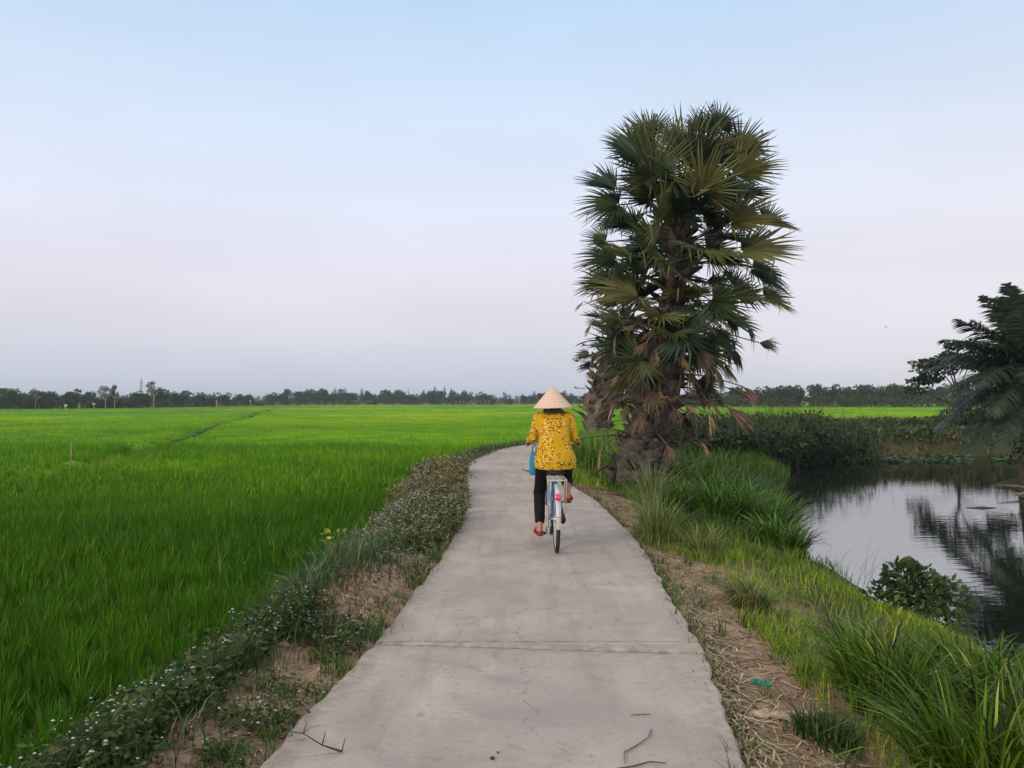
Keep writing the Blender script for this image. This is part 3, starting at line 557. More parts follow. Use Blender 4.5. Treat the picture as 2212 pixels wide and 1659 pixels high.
# dark bushes on the canal's far side and behind the palm
def bush(x, y, w_, d_, h, n, label, group=None, col=(.032,.05,.022), alt=(.10,.12,.04), pa=.08, leaf=.13, name='bush'):
    root = empty(name, (x, y, gz(x, y)), label=label, cat='bush', group=group); lum = []
    for k in range(9):
        a = RNG.uniform(0,6.28); r = RNG.random()**.6; lum.append((w_*.5*r*math.cos(a), d_*.5*r*math.sin(a), h*RNG.uniform(.25,.75)*(1-.35*r), w_*RNG.uniform(.18,.3), d_*RNG.uniform(.18,.3), h*RNG.uniform(.18,.3)))
    lum.append((0,0,h*.25,w_*.5,d_*.5,h*.3)); g = Geo(); leafmass(g, lum, n, leaf, col, alt, pa, .33, .2); m = int(n*.05)
    bx = RNG.normal(0,w_*.25,m); by = RNG.normal(0,d_*.25,m); blades(g, bx, by, h*.5+0*bx, h*RNG.uniform(.2,.7,m), .014, RNG.uniform(.2,.9,m), RNG.uniform(0,6.28,m), vary((.07,.10,.035), m), lev=(0,.5))
    g.build('foliage', M_LEAF, root, smooth=False); g = Geo()
    for l in lum[:6]: tube(g, [(l[0]*.2,l[1]*.2,-.1),(l[0]*.6,l[1]*.6,l[2]*.5),tuple(l[:3])], [.03,.022,.01], 5, (.08,.06,.04))
    g.build('stem', M_BARK, root); return root
GB = 'dark bushes massed on the bank behind the big palm'
for (px, py0, Y, wpx, top, lb) in ((1535,960,24,150,905,'dark bush right behind the big palm trunk, under the drooping dead fans'),(1620,975,26,170,900,'rounded dark bush under the lowest hanging dead leaf'),(1700,985,28,150,868,'tallest bush with a bare pointed twig top rising over the far field'),
      (1775,985,29,140,892,'dark bush with a leafy right shoulder beside the tallest one'),(1825,985,31,90,912,'rightmost bush of the dark mass, ending at the open bank'),(1470,940,27,110,895,'bush seen between the two palm trunks'),(1560,890,33,150,884,'low bush peeping over behind the dead fans'),(1650,940,31,160,888,'bush filling the gap behind the dark front row'),(1740,930,33,150,893,'bush behind the twiggy one, near the far field')):
    p = at(px, 0, Y); g0 = gz(p.x, Y); top_z = HC-(top-HY)/F*Y; wm = wpx/F*Y; bush(p.x, Y, wm*1.25, wm*1.1, max(.6, top_z-g0)*1.08, int(2600+wm*500), lb, GB)
p = at(1702, 0, 28); clump(p.x, 27.6, 60, 2.1, .25, .02, .12, (.10,.13,.05), 'thin vine stems rising like a spire out of the tallest dark bush', name='vine_stems', cat='vine')
p = at(1950-90, 0, 30); clump(p.x, 30.2, 90, 1.0, .5, .02, .4, (.08,.11,.04), 'thin reeds between the bush mass and the open far bank', name='reeds', cat='reeds')
# low growth along the far bank foot, and floating plants in the margin
g = Geo(); n = 34000; x = RNG.uniform(11, 45, n); y = RNG.uniform(30.6, 41, n); k = (fbm(x, y, .35, 3, 50) > .36) | (y < 34.2); k &= ground_z(x, y) > -.83; k &= RNG.random(n) < np.interp(y, [33,35,38,41],[1,.9,.8,.8]); x, y = x[k], y[k]; n = len(x)
c = np.stack([x, y, ground_z(x, y)+RNG.uniform(0,.28,n)*np.interp(y,[33,36,41],[1.3,1,.5])],1); a = RNG.normal(size=(n,3)); a /= np.linalg.norm(a,axis=1)[:,None]; w_ = np.cross(a, RNG.normal(size=(n,3))); w_ /= np.linalg.norm(w_,axis=1)[:,None]; s = RNG.uniform(.1,.3,n)[:,None]
V = np.stack([c, c+a*s*.5+w_*s*.3, c+a*s, c+a*s*.5-w_*s*.3],1).reshape(-1,3); o = np.arange(n)*4; g.add(V, [np.stack([o,o+1,o+2,o+3],1)], np.repeat(vary((.05,.075,.022), n, .4, (.2,.16,.08), .06), 4, 0))
x, y = scatter(22000, 11, 50, 31, 42.5); s = lateral(x, y); k = (np.abs(s) > 1.1) & (ground_z(x, y) > -.78); x, y = x[k], y[k]; blades(g, x, y, ground_z(x, y)-.02, RNG.uniform(.1,.4,len(x)), .03, RNG.uniform(.2,.9,len(x)), RNG.uniform(0,6.28,len(x)), vary((.10,.13,.04), len(x), .3, (.28,.2,.1), .25), lev=(0,.5))
tag(g.build('bank_growth', M_LEAF, smooth=False), 'rough green and brown growth over the far canal bank', 'undergrowth', kind='stuff')
for (px, Y, wpx, h, lb) in ((1880,36,90,.9,'low round bush where the open far bank begins'),(1935,38.5,70,.7,'small bush on the brown part of the far bank'),(1985,35,90,.8,'low bush at the foot of the far bank, middle of the open stretch'),(2060,38,110,1.0,'wide low bush on the far bank under the flat topped tree')):
    p = at(px, 0, Y); bush(p.x, Y, wpx/F*Y, 1.6, h, 1500, lb, 'low bushes on the open far bank', col=(.04,.06,.022), alt=(.16,.13,.06), pa=.15)
g = Geo(); n = 2600; x = np.concatenate([RNG.uniform(14,27,n), RNG.uniform(3.9,5.4,500)]); y = np.concatenate([RNG.uniform(28.8,32.2,n), RNG.uniform(6,7.4,500)]); k = (ground_z(x, y) < -.79) & (fbm(x, y, .8, 3, 60) > .42) & ~((y < 10) & (x < shore_x(y)))
x, y = x[k], y[k]; n = len(x); r = np.where(y > 10, .1, .03)*RNG.uniform(.6,1.3,n); a = RNG.uniform(0,6.28,n); cz = -.79+np.where(y>10,.13,.02)*RNG.random(n); V = np.stack([np.stack([x+r*np.cos(a+q), y+r*np.sin(a+q), cz+r*.5*math.sin(q)*RNG.normal(0,1,n)],1) for q in (0,1.57,3.14,4.71)],1).reshape(-1,3); o = np.arange(n)*4
g.add(V, [np.stack([o,o+1,o+2,o+3],1)], np.repeat(vary((.07,.11,.045), n, .25), 4, 0)); tag(g.build('floating_plants', M_LEAF, smooth=False), 'floating leaves along the water margins of the canal', 'water plants', kind='stuff')
# peninsula scrub under the coconut palm
GP = 'dark scrub under the coconut palm'
for (x, y, w_, h, lb) in ((14.3,19.6,2.0,1.9,'dark scrub round the coconut palm foot, low over the water'),(15.2,20.6,2.6,3.4,'taller dark scrub behind the coconut palm at the frame edge'),(14.9,17.4,1.6,1.2,'dark scrub nearest the camera on the right canal bank')):
    bush(x, y, w_, w_, h, 2600, lb, GP, col=(.022,.036,.018), alt=(.06,.08,.03))
for (px, Y, wpx, top, lb) in ((2010,36.5,120,905,'low dark bush on the far bank left of the coconut palm'),(2110,36,150,880,'bush under the hanging coconut fronds on the far bank'),(2190,35.5,170,860,'tall dark bush on the far bank behind the coconut palm')):
    p = at(px, 0, Y); bush(p.x, Y, wpx/F*Y, 2.2, HC-(top-HY)/F*Y-gz(p.x, Y), 3600, lb, 'far bank bushes by the coconut palm', col=(.026,.042,.02), leaf=.17)
# ---------------------------------------------------------------- trees along the horizon
def crown_mesh(g, kind, H, W):
    lum = []
    if kind == 'round':
        for k in range(14):
            a = RNG.uniform(0,6.28); r = RNG.random()**.5; zz = RNG.uniform(.22,.85); lum.append((W*.36*r*math.cos(a), W*.36*r*math.sin(a), H*zz, W*RNG.uniform(.14,.26), W*RNG.uniform(.14,.26), H*RNG.uniform(.1,.18)))
        leafmass(g, lum, 1100, H*.09, (.04,.068,.028), (.08,.1,.04), .1, .4)
    elif kind == 'tall':
        for k in range(12): zz = k/11; lum.append((W*.1*RNG.normal(), W*.1*RNG.normal(), H*(.25+.68*zz), W*(.32-.2*zz), W*(.32-.2*zz), H*.09))
        leafmass(g, lum, 700, H*.075, (.036,.06,.028), None, 0, .35)
    elif kind == 'wispy':
        for k in range(16):
            a = RNG.uniform(0,6.28); zz = RNG.uniform(.48,.97); r = .42*math.sin(math.pi*min(1,max(.1,(zz-.35)/.7))); r *= RNG.random()**.4; lum.append((W*r*math.cos(a), W*r*math.sin(a), H*zz, W*.1, W*.1, H*.045))
        leafmass(g, lum, 800, H*.042, (.12,.12,.08), (.2,.17,.12), .3, .4)
    elif kind == 'flat':
        for k in range(26):
            a = RNG.uniform(0,6.28); r = RNG.random()**.5; lum.append((W*.45*r*math.cos(a), W*.45*r*math.sin(a), H*(.92-.38*r*r)+RNG.normal(0,H*.04), W*.11, W*.11, H*.035))
        leafmass(g, lum, 4200, .17, (.03,.045,.025), None, 0, .35)
    elif kind == 'spiky':
        lum = [(0,0,H*.78,W*.1,W*.1,H*.05)]
        for k in range(16):
            a = RNG.uniform(0,6.28); e = RNG.uniform(-.4,1.2); p = [(0,0,H*.8)]; l = W*.5
            for t in (.5,1): p.append((l*t*math.cos(a)*math.cos(e*(1-.5*t)), l*t*math.sin(a)*math.cos(e*(1-.5*t)), H*.8+l*t*math.sin(e)-l*.5*t*t))
            q = np.array(p); wv = np.array([-math.sin(a),math.cos(a),0])*W*.05; g.add(np.array([q[0],q[1]+wv,q[2],q[1]-wv-[0,0,W*.05]]), np.array([[0,1,2,3]]), (.05,.075,.035))
    return lum
KINDS = {}
def make_tree(kind, label, cat='tree', group=None, H=6, W=5, tcol=(.16,.14,.11)):
    root = empty('tree' if kind != 'spiky' else 'palm_tree', label=label, cat=cat, group=group); g = Geo(); lum = crown_mesh(g, kind, H, W); g.build('crown', M_FAR, root, smooth=False); g = Geo()
    top = H*(.8 if kind in ('spiky','tall','wispy') else .55); tube(g, [(0,0,-.3),(H*.01,0,top*.5),(0,H*.01,top)], [H*.022,H*.018,H*.01], 6, tcol)
    if kind != 'spiky':
        for l in lum[:8]: tube(g, [(0,0,min(top*.8,l[2]*.6)),(l[0]*.6,l[1]*.6,l[2]*.85),tuple(l[:3])], [H*.01,H*.007,H*.003], 4, tcol)
    g.build('trunk', M_BARK, root); return root
def base_y(px): return float(np.interp(px, [0,300,600,1000,1280,1500,1600,2212], [883,880.5,875.5,871.5,871,872,876,877]))
def dist(px): return min(330., (HC+.08)*F/(base_y(px)-HY)) if px < 1400 else 165.
protos = [make_tree('round', 'x', group='g') for _ in range(5)]+[make_tree('tall', 'x', group='g') for _ in range(3)]+[make_tree('spiky', 'x', group='g')]
used_p = set()
def far_tree(pi, px, top, wpx, label, group, dY=0, base=None):
    Y = dist(px)+dY; p = at(px, 0, Y); gzv = float(field_top(np.array([p.x]))[0]); H = HC-(top-HY)/F*Y-gzv
    o = protos[pi] if pi not in used_p else copy_tree(protos[pi]); used_p.add(pi); Hp = {0:6}.get(0,6); o.location = (p.x, Y, gzv); o.rotation_euler = (0,0,RNG.uniform(0,6.28)); sw = wpx/F*Y/5; o.scale = (sw, sw, H/4.9)
    o['label'] = label; o['group'] = group; return o
tops = lambda px: float(np.interp(px, [0,40,55,90,130,190,215,260,330,420,450,520,560,610,640,760,800,900,960,1020,1060,1100,1200,1280], [842,843,858,853,852,853,862,856,852,853,858,858,864,850,849,849,852,850,847,852,858,856,853,855]))
zones = [(-260,60,15,32,'dark leafy tree of the wood at the far left end of the horizon','trees at the left end of the horizon'),(60,430,34,24,'dark leafy tree in the tree line left of the tall mast','tree line on the left'),(425,610,16,20,'small hazy tree in the low stretch of the tree line','low stretch of the tree line'),(605,1060,62,20,'dark tree in the long even row across the middle of the horizon','tree row across the middle'),(1050,1330,22,20,'tree in the hazy row left of and behind the straw hat','tree row behind the hat')]
for a, b_, n, wp, lb, gr in zones:
    for i in range(n):
        px = a+(b_-a)*(i+RNG.uniform(-.3,1.3))/n; t = tops(max(px,0))+RNG.uniform(-4,10); kind = RNG.choice([0,1,2,3,4,5,6,7] if 600 < px < 1060 else [0,1,2,3,4,0,1,2,3,4,5,8], p=None)
        wpx = wp*RNG.uniform(.8,1.5)*(.55 if kind >= 5 and kind < 8 else 1); far_tree(int(kind), px, t-(2 if kind >= 5 else 0), wpx, lb if kind != 8 else lb.replace('dark leafy','feathery').replace('small hazy','small feathery'), gr, RNG.uniform(0,18))
for i in range(52):
    px = 1480+(2330-1480)*(i+RNG.uniform(-.3,1.3))/52; t = np.interp(px,[1480,1600,1800,2050,2300],[850,845,842,838,838])+RNG.uniform(-3,7); far_tree(int(RNG.choice([0,1,2,3,4])), px, t, 34*RNG.uniform(.8,1.3), 'dark round tree in the grove across the far right field', 'grove across the right field', RNG.uniform(0,16))
def solo(kind, px, top, wpx, label, dY=-4, tcol=(.3,.27,.24), Y=None, cat='tree'):
    Y = Y or dist(px)+dY; p = at(px, 0, Y); z = gz(p.x, Y) if Y < 60 else float(field_top(np.array([p.x]))[0]); H = HC-(top-HY)/F*Y-z; W_ = wpx/F*Y; o = make_tree(kind, label, cat, None, H, W_, tcol); o.location = (p.x, Y, z); return o
solo('wispy', 228, 824, 46, 'tall thin crowned tree with pale trunk, taller of the left pair'); solo('wispy', 248, 832, 18, 'narrow tree close to the right of the tall pale trunked one')
solo('wispy', 332, 821, 36, 'tall airy tree just right of the tall mast'); solo('wispy', 76, 840, 34, 'pale bare branched tree rising near the left end of the tree line')
solo('round', 20, 840, 70, 'big dark tree at the left edge of the photo', tcol=(.1,.08,.06)); solo('round', 536, 852, 26, 'single dark round tree standing forward in the low stretch', -30, (.1,.08,.06))
solo('round', 930, 843, 48, 'full dark tree standing highest in the middle row', -6, (.1,.08,.06)); solo('spiky', 1096, 851, 14, 'small palm with starry crown in the tree line left of the hat', -6, (.1,.08,.06), cat='palm')
solo('round', 160, 851, 24, 'domed tree standing between the pale tree and the tall pair', -6, (.1,.08,.06))
solo('flat', 2068, 736, 215, 'flat topped spreading tree with layered twigs beside the coconut palm', tcol=(.07,.06,.05), Y=37)
# pale banana plants and reed stems at the field edge
def banana(px, label, gr):
    Y = dist(px)-5; p = at(px, 0, Y); z = float(field_top(np.array([p.x]))[0]); g = Geo()
    for k in range(8):
        a = RNG.uniform(0,6.28); l = RNG.uniform(.9,1.5); b0 = np.array([0,0,1.0]); d = np.array([math.cos(a),math.sin(a),0]); wv = np.array([-d[1],d[0],0])*.22; g.add(np.array([b0,b0+d*l*.4+[0,0,.75]+wv,b0+d*l+[0,0,.6],b0+d*l*.4+[0,0,.75]-wv]), np.array([[0,1,2,3]]), (.2,.24,.10))
    root = empty('banana_plant', (p.x, Y, z), label=label, cat='banana plant', group=gr); g.build('leaves', M_FAR, root, smooth=False); g = Geo(); tube(g, [(0,0,-.1),(0,0,1.1)], [.12,.08], 6, (.28,.26,.16)); g.build('stem', M_BARK, root); return root
b0 = banana(695, 'pale banana plant at the foot of the middle tree row', 'banana plants at the field edge')
for i in range(13):
    o = copy_tree(b0); px = 695+12+i*8+RNG.uniform(-3,3); Y = dist(px)-5+RNG.uniform(-2,2); p = at(px,0,Y); o.location = (p.x, Y, b0.location.z); o.rotation_euler.z = RNG.uniform(0,6.28); o.scale = (RNG.uniform(.8,1.2),)*3
b1 = banana(985, 'yellowish banana plant at the field edge left of the hat', 'yellowish banana plants left of the hat')
for i in range(8):
    o = copy_tree(b1); px = 993+i*9+RNG.uniform(-3,3); Y = dist(px)-5+RNG.uniform(-2,2); p = at(px,0,Y); o.location = (p.x, Y, b1.location.z); o.rotation_euler.z = RNG.uniform(0,6.28); o.scale = (RNG.uniform(.8,1.2),)*3
# rusty scrub and low edge growth at the foot of the tree lines
g = Geo(); lum = []
for px in np.arange(-250, 1340, 9.):
    Y = dist(px)+2; p = at(px, 0, Y); lum.append((p.x, Y, field_top(p.x)+.9, 2.2, 1.5, RNG.uniform(.6,1.3)))
for px in np.arange(1480, 2340, 9.):
    Y = dist(px)+1; p = at(px, 0, Y); lum.append((p.x, Y, field_top(p.x)+1.1, 1.6, 1.5, RNG.uniform(.8,1.5)))
leafmass(g, lum, 22000, .42, (.05,.07,.03), (.16,.09,.06), .1, .4); tag(g.build('field_edge_scrub', M_FAR, smooth=False), 'low mixed scrub closing the fields under the trees', 'scrub', kind='stuff')
# blue far wood
g = Geo(); lum = []
for px in np.arange(-500, 2900, 13.):
    Y = 620.; p = at(px, 0, Y); t = 857+4*math.sin(px*.013)+RNG.uniform(-5,5); h = HC-(t-HY)/F*Y; lum += [(p.x, Y+RNG.uniform(-20,20), h*.72, 5, 6, h*.32), (p.x, Y, h*.3, 6, 6, h*.4)]
leafmass(g, lum, 26000, 2.0, (.05,.07,.04), None, 0, .45, shell=.3); tag(g.build('distant_wood', M_FAR, smooth=False), 'bluish distant wood behind the tree line', 'wood', kind='stuff')
# masts
M_STEEL = mat('steel', (.28,.28,.30), rough=.6, attr=False); M_REDW = mat('red_paint', (.4,.12,.1), rough=.6, attr=False)
def mast(px, top, Y, wm, label):
    p = at(px, 0, Y); h = HC-(top-HY)/F*Y; root = empty('lattice_mast', (p.x, Y, -.1), label=label, cat='mast'); g = Geo(); n = 14; w_ = lambda t: wm*(1-.7*t)
    for sx_, sy_ in ((-1,-1),(1,-1),(1,1),(-1,1)): tube(g, [(sx_*w_(0), sy_*w_(0), 0), (sx_*w_(1), sy_*w_(1), h*.92)], .07, 4)
    for k in range(n):
        t = k/n*.92; t2 = (k+1)/n*.92; a = w_(t); b_ = w_(t2)
        for (x0,y0),(x1,y1) in (((-1,-1),(1,-1)),((1,-1),(1,1)),((1,1),(-1,1)),((-1,1),(-1,-1))): tube(g, [(x0*a,y0*a,t*h),(x1*b_,y1*b_,t2*h)], .05, 3); tube(g, [(x0*a,y0*a,t*h),(x1*a,y1*a,t*h)], .05, 3)
    g.build('lattice', M_STEEL, root); g = Geo(); tube(g, [(0,0,h*.9),(0,0,h)], .08, 5); g.build('antenna', M_REDW, root)
    g = Geo(); [tube(g, [(-w_(.8)*3,0,h*z_),(w_(.8)*3,0,h*z_)], .06, 4) for z_ in (.8,.87)]; g.build('cross_arm', M_STEEL, root)
mast(305, 815, 420, .8, 'tall thin mast sticking up above the trees on the left'); mast(163, 839, 520, 1.0, 'shorter faint mast between the domed tree and the tall pair'); mast(882, 838, 560, .5, 'tiny mast tip over the middle tree row')
mast(1690, 829, 480, .8, 'faint mast just right of the dead hanging fans'); mast(1678, 832, 520, .8, 'fainter mast immediately left of the similar one over the right grove'); mast(1917, 830, 480, .8, 'lone faint mast above the right grove near the coconut palm')
# things in the rice
M_PAINT = mat('pale_cloth', rough=.8)
def stake(px, py, Y, h, col, label, w_=.012, cloth=None):
    p = at(px, py, Y); z = float(field_top(np.array([p.x]))[0]); root = empty('field_stake', (p.x, Y, z), label=label, cat='stake'); g = Geo(); tube(g, [(0,0,-.1),(.01,0,h*.6),(.0,0,h)], [w_,w_,w_*.7], 6, col); g.build('stick', M_PAINT, root)
    if cloth: g = Geo(); box(g, (.0,0,h-.12), (.22,.05,.3), cloth); tube(g, [(-.3,0,h-.1),(.3,0,h-.06)], .03, 5, cloth); g.build('cloth', M_PAINT, root)
stake(155, 990, 22, .66, (.5,.3,.2), 'thin orange tipped stake standing in the left rice')
stake(142, 880, 115, 1.3, (.5,.5,.5), 'small white cloth scarecrow at the far left rice edge', .04, (.8,.8,.78)); stake(203, 880, 120, 1.5, (.3,.3,.3), 'pale upright scarecrow marker right of the small white one', .05, (.6,.62,.66))
stake(468, 878, 170, 1.9, (.5,.4,.35), 'reddish scarecrow figure far out in the rice', .05, (.62,.28,.22)); stake(541, 875, 190, 2.0, (.4,.4,.4), 'white flag marker by the single dark round tree', .05, (.75,.77,.8))
# bird
bp = at(1916, 706, 90); g = Geo(); ball(g, (0,0,0), (.26,.09,.08), (.1,.09,.09), 8, 6)
for s in (-1,1): g.add([(0,0,.03),(.12*1,s*.1,.05),(.02,s*.62,.16),(-.14,s*.1,.05)], [np.array([[0,1,2],[0,2,3]])], (.12,.1,.1))
tag(g.build('bird', M_PAINT, smooth=False, loc=tuple(bp)), 'tiny dark bird flying in the pale sky to the right of the big palm', 'bird').rotation_euler = (0,.1,1.9); bpy.data.objects['bird'].scale = (.55,.55,.55)
# ---------------------------------------------------------------- sugar palms
GREENS = [(.045,.068,.026),(.058,.075,.022),(.03,.056,.034),(.11,.112,.034)]
def basis(d, n):
    y = Vector(d).normalized(); z = Vector(n); z = (z-y*z.dot(y))
    if z.length < 1e-3: z = Vector((0,0,1)).cross(y)
    z.normalize(); x = y.cross(z); return x, y, z
def fan(g, hub, d, nrm, R, spread=230, n=42, union=.58, cup=.25, droop=.15, col=(.05,.07,.03), ragged=.1, brk=.04, tipcol=None):
    x, y, z = basis(d, nrm); X3 = np.array([x, y, z]); A = math.radians(spread); V = []; F3 = []; F4 = []; C = []; hub = np.array(hub)
    h = A/n/2
    def P(a, r, up=0):
        sx, cy = math.sin(a)*r, math.cos(a)*r; zz = cup*abs(sx)**1.1-droop*r*r/R*(.5+.5*max(0,math.cos(a)))+up; return hub+sx*X3[0]+cy*X3[1]+zz*X3[2]
    for k in range(n):
        a = -A/2+A*(k+.5)/n; t = abs(a)/(A/2); Lk = R*(1-.28*t*t)*random.uniform(1-ragged, 1.03); u = Lk*union*random.uniform(.93,1.05); sh = random.gauss(0, .035+ragged*.25)
        cc = np.array(col)*random.uniform(.55,1.5); b0 = len(V)
        if random.random() < ragged*.35: Lk *= random.uniform(.55,.8)
        for r, hw, pl in ((R*.03, h, .0), (u*.55, h, .02*R), (u, h*.97, .032*R)): V += [P(a-hw, r), P(a, r, pl), P(a+hw, r)]; C += [cc*.96, cc*1.04, cc*.96]
        m = (u+Lk)/2; dz = random.gauss(-.01, .03)*R
        if random.random() < brk:                    # a snapped tip that hangs down
            p = P(a+sh*.3, m, .02*R); V += [P(a+sh*.3-h*.5, m), p, P(a+sh*.3+h*.5, m)]; q = p+np.array([random.gauss(0,.05), random.gauss(0,.05), -random.uniform(.2,.38)*R]); V.append(q); cc2 = cc*np.array([1.9,1.9,1.2]); C += [cc, cc, cc, cc2]
        else:
            V += [P(a+sh*.5-h*.42, m, dz*.4), P(a+sh*.5, m, .02*R+dz*.4), P(a+sh*.5+h*.42, m, dz*.4)]; V.append(P(a+sh, Lk, dz)); C += [cc]*3+[cc if tipcol is None else np.array(tipcol)]
        for r in range(3):
            o = b0+3*r; F4 += [[o, o+1, o+4, o+3], [o+1, o+2, o+5, o+4]]
        o = b0+9; F3 += [[o, o+1, o+3], [o+1, o+2, o+3]]
    g.add(np.array(V), [np.array(F4), np.array(F3)], np.array(C))
def petiole(g, p0, d0, hub, d1, w_=.05, col=(.06,.065,.03)):
    a = Vector(p0); b = Vector(hub); l = (b-a).length; c1 = a+Vector(d0).normalized()*l*.4; c2 = b-Vector(d1).normalized()*l*.35; pts = []; rad = []
    for i in range(8): t = i/7; pts.append(a*(1-t)**3+c1*3*t*(1-t)**2+c2*3*t*t*(1-t)+b*t**3); rad.append(w_*(1.7-1.25*min(1,t*1.6)) if t < .6 else w_*.62)
    tube(g, pts, rad, 5, col, flat=.55)
def trunk_geo(axis_, rad, nb, colr, boots=True, blen=.42):
    A = [Vector(p) for p in axis_]; g = Geo(); n = len(A); K = 18; pts = []; V = []; C = []
    m = 60
    def ax(t):
        u = t*(n-1); i = min(int(u), n-2); f = u-i; return A[i].lerp(A[i+1], f)
    def rd(t): return float(np.interp(t*(n-1), range(n), rad))
    for i in range(m+1):
        t = i/m; c = ax(t); r = rd(t)
        for j in range(K):
            th = 2*math.pi*j/K; rr = r*(1+.16*(vn(th*3+i*.2, i*.55, 1)-.5)*2+.05*math.sin(i*2.1)); V.append((c.x+rr*math.cos(th), c.y+rr*math.sin(th), c.z)); C.append(np.array(colr)*(.7+.6*float(vn(j*.9, i*.6))))
    Q = np.array([[i*K+j, i*K+(j+1)%K, (i+1)*K+(j+1)%K, (i+1)*K+j] for i in range(m) for j in range(K)]); g.add(np.array(V), Q, np.array(C))
    if boots:                                        # split leaf bases wrapped round the stem
        for k in range(nb):
            t = .02+.96*(k+random.random()*.5)/nb; c = ax(t); r = rd(t)*.93; th = k*2.39996; sgn = 1
            for sgn in (-1, 1):
                th2 = th+sgn*.20; out = Vector((math.cos(th2), math.sin(th2), 0)); tan = Vector((-math.sin(th), math.cos(th), 0)); l = blen*random.uniform(.55,1.25)*(1-.35*(t < .2)); up = random.uniform(.45,1.0)
                b = c+out*r; mid = b+out*l*.22+Vector((0,0,l*.45*up))-tan*sgn*l*.22; tip = b+out*l*random.uniform(.35,.75)+Vector((0,0,l*up*random.uniform(.6,.95)))-tan*sgn*l*.5
                w_ = .095*random.uniform(.7,1.2)*(rad[0]/.4)**.3; colb = np.array(random.choice([(.09,.072,.06),(.07,.06,.052),(.12,.092,.072),(.05,.045,.04),(.16,.12,.09)]))*random.uniform(.6,1.2)
                tube(g, [b-out*.05, mid, tip], [w_, w_*.75, w_*.28], 5, colb, flat=.35, up=tuple(out))
    return g, ax, rd
def live_frond(root, p0, hub, d, nrm, R, col=None, spread=None, **k):
    g = Geo(); d0 = (Vector(hub)-Vector(p0)).normalized()+Vector((0,0,.35)); petiole(g, p0, d0, hub, d, .034, (.055,.06,.025)); c = col or random.choice(GREENS)
    fan(g, hub, d, nrm, R, spread or random.uniform(200,260), random.randint(32,38), random.uniform(.38,.5), random.uniform(.1,.5), random.uniform(.05,.3), c, ragged=.13, brk=.09, **k)
    return g.build('frond', M_PALM, root, smooth=False)
def dead_frond(root, p0, hub, R, hang=1.0, col=(.26,.17,.10), label=None, spread=None, dirh=None):
    g = Geo(); v = Vector(hub)-Vector(p0); hz = Vector((v.x, v.y, 0)).normalized() if v.length else Vector((1,0,0)); petiole(g, p0, hz+Vector((0,0,.25)), hub, v.normalized()+Vector((0,0,-.3*hang)), .03, (.11,.085,.065))
    d = (dirh or hz*.5)+Vector((0,0,-hang)); fan(g, hub, d, hz+Vector((random.gauss(0,.3),random.gauss(0,.3),.3)), R, spread or random.uniform(50,110), random.randint(16,26), random.uniform(.4,.62), random.uniform(-.3,.6), random.uniform(-.1,.5), np.array(col)*random.uniform(.65,1.15), ragged=.28, brk=.12)
    return tag(g.build('dead_frond', M_STRAW, root, smooth=False), label or 'dry brown hanging fan leaf')
BX, BY = 2.2, 14.0; random.seed(21)
big_palm = empty('palm_tree', (BX, BY, gz(BX, BY)), label='tall sugar palm with a full crown of fan leaves beside the path and canal', cat='palm'); gB = gz(BX, BY)
def bw(px, py, dY=0): p = at(px, py, BY+dY); return Vector((p.x-BX, p.y-BY, p.z-gB))      # photo point at the palm's distance, in palm coordinates
axis_ = [bw(1368,1046), bw(1385,985), bw(1403,920), bw(1422,850), bw(1436,770), bw(1450,690), bw(1462,600), bw(1468,520), bw(1472,450), bw(1472,400)]
axis_[0].z = -.15
rad_ = [.56,.44,.40,.38,.33,.25,.2,.17,.13,.07]
g, ax, rd = trunk_geo(axis_, rad_, 120, (.075,.065,.057)); g.build('trunk', M_BARK, big_palm, smooth=False)
T = Vector
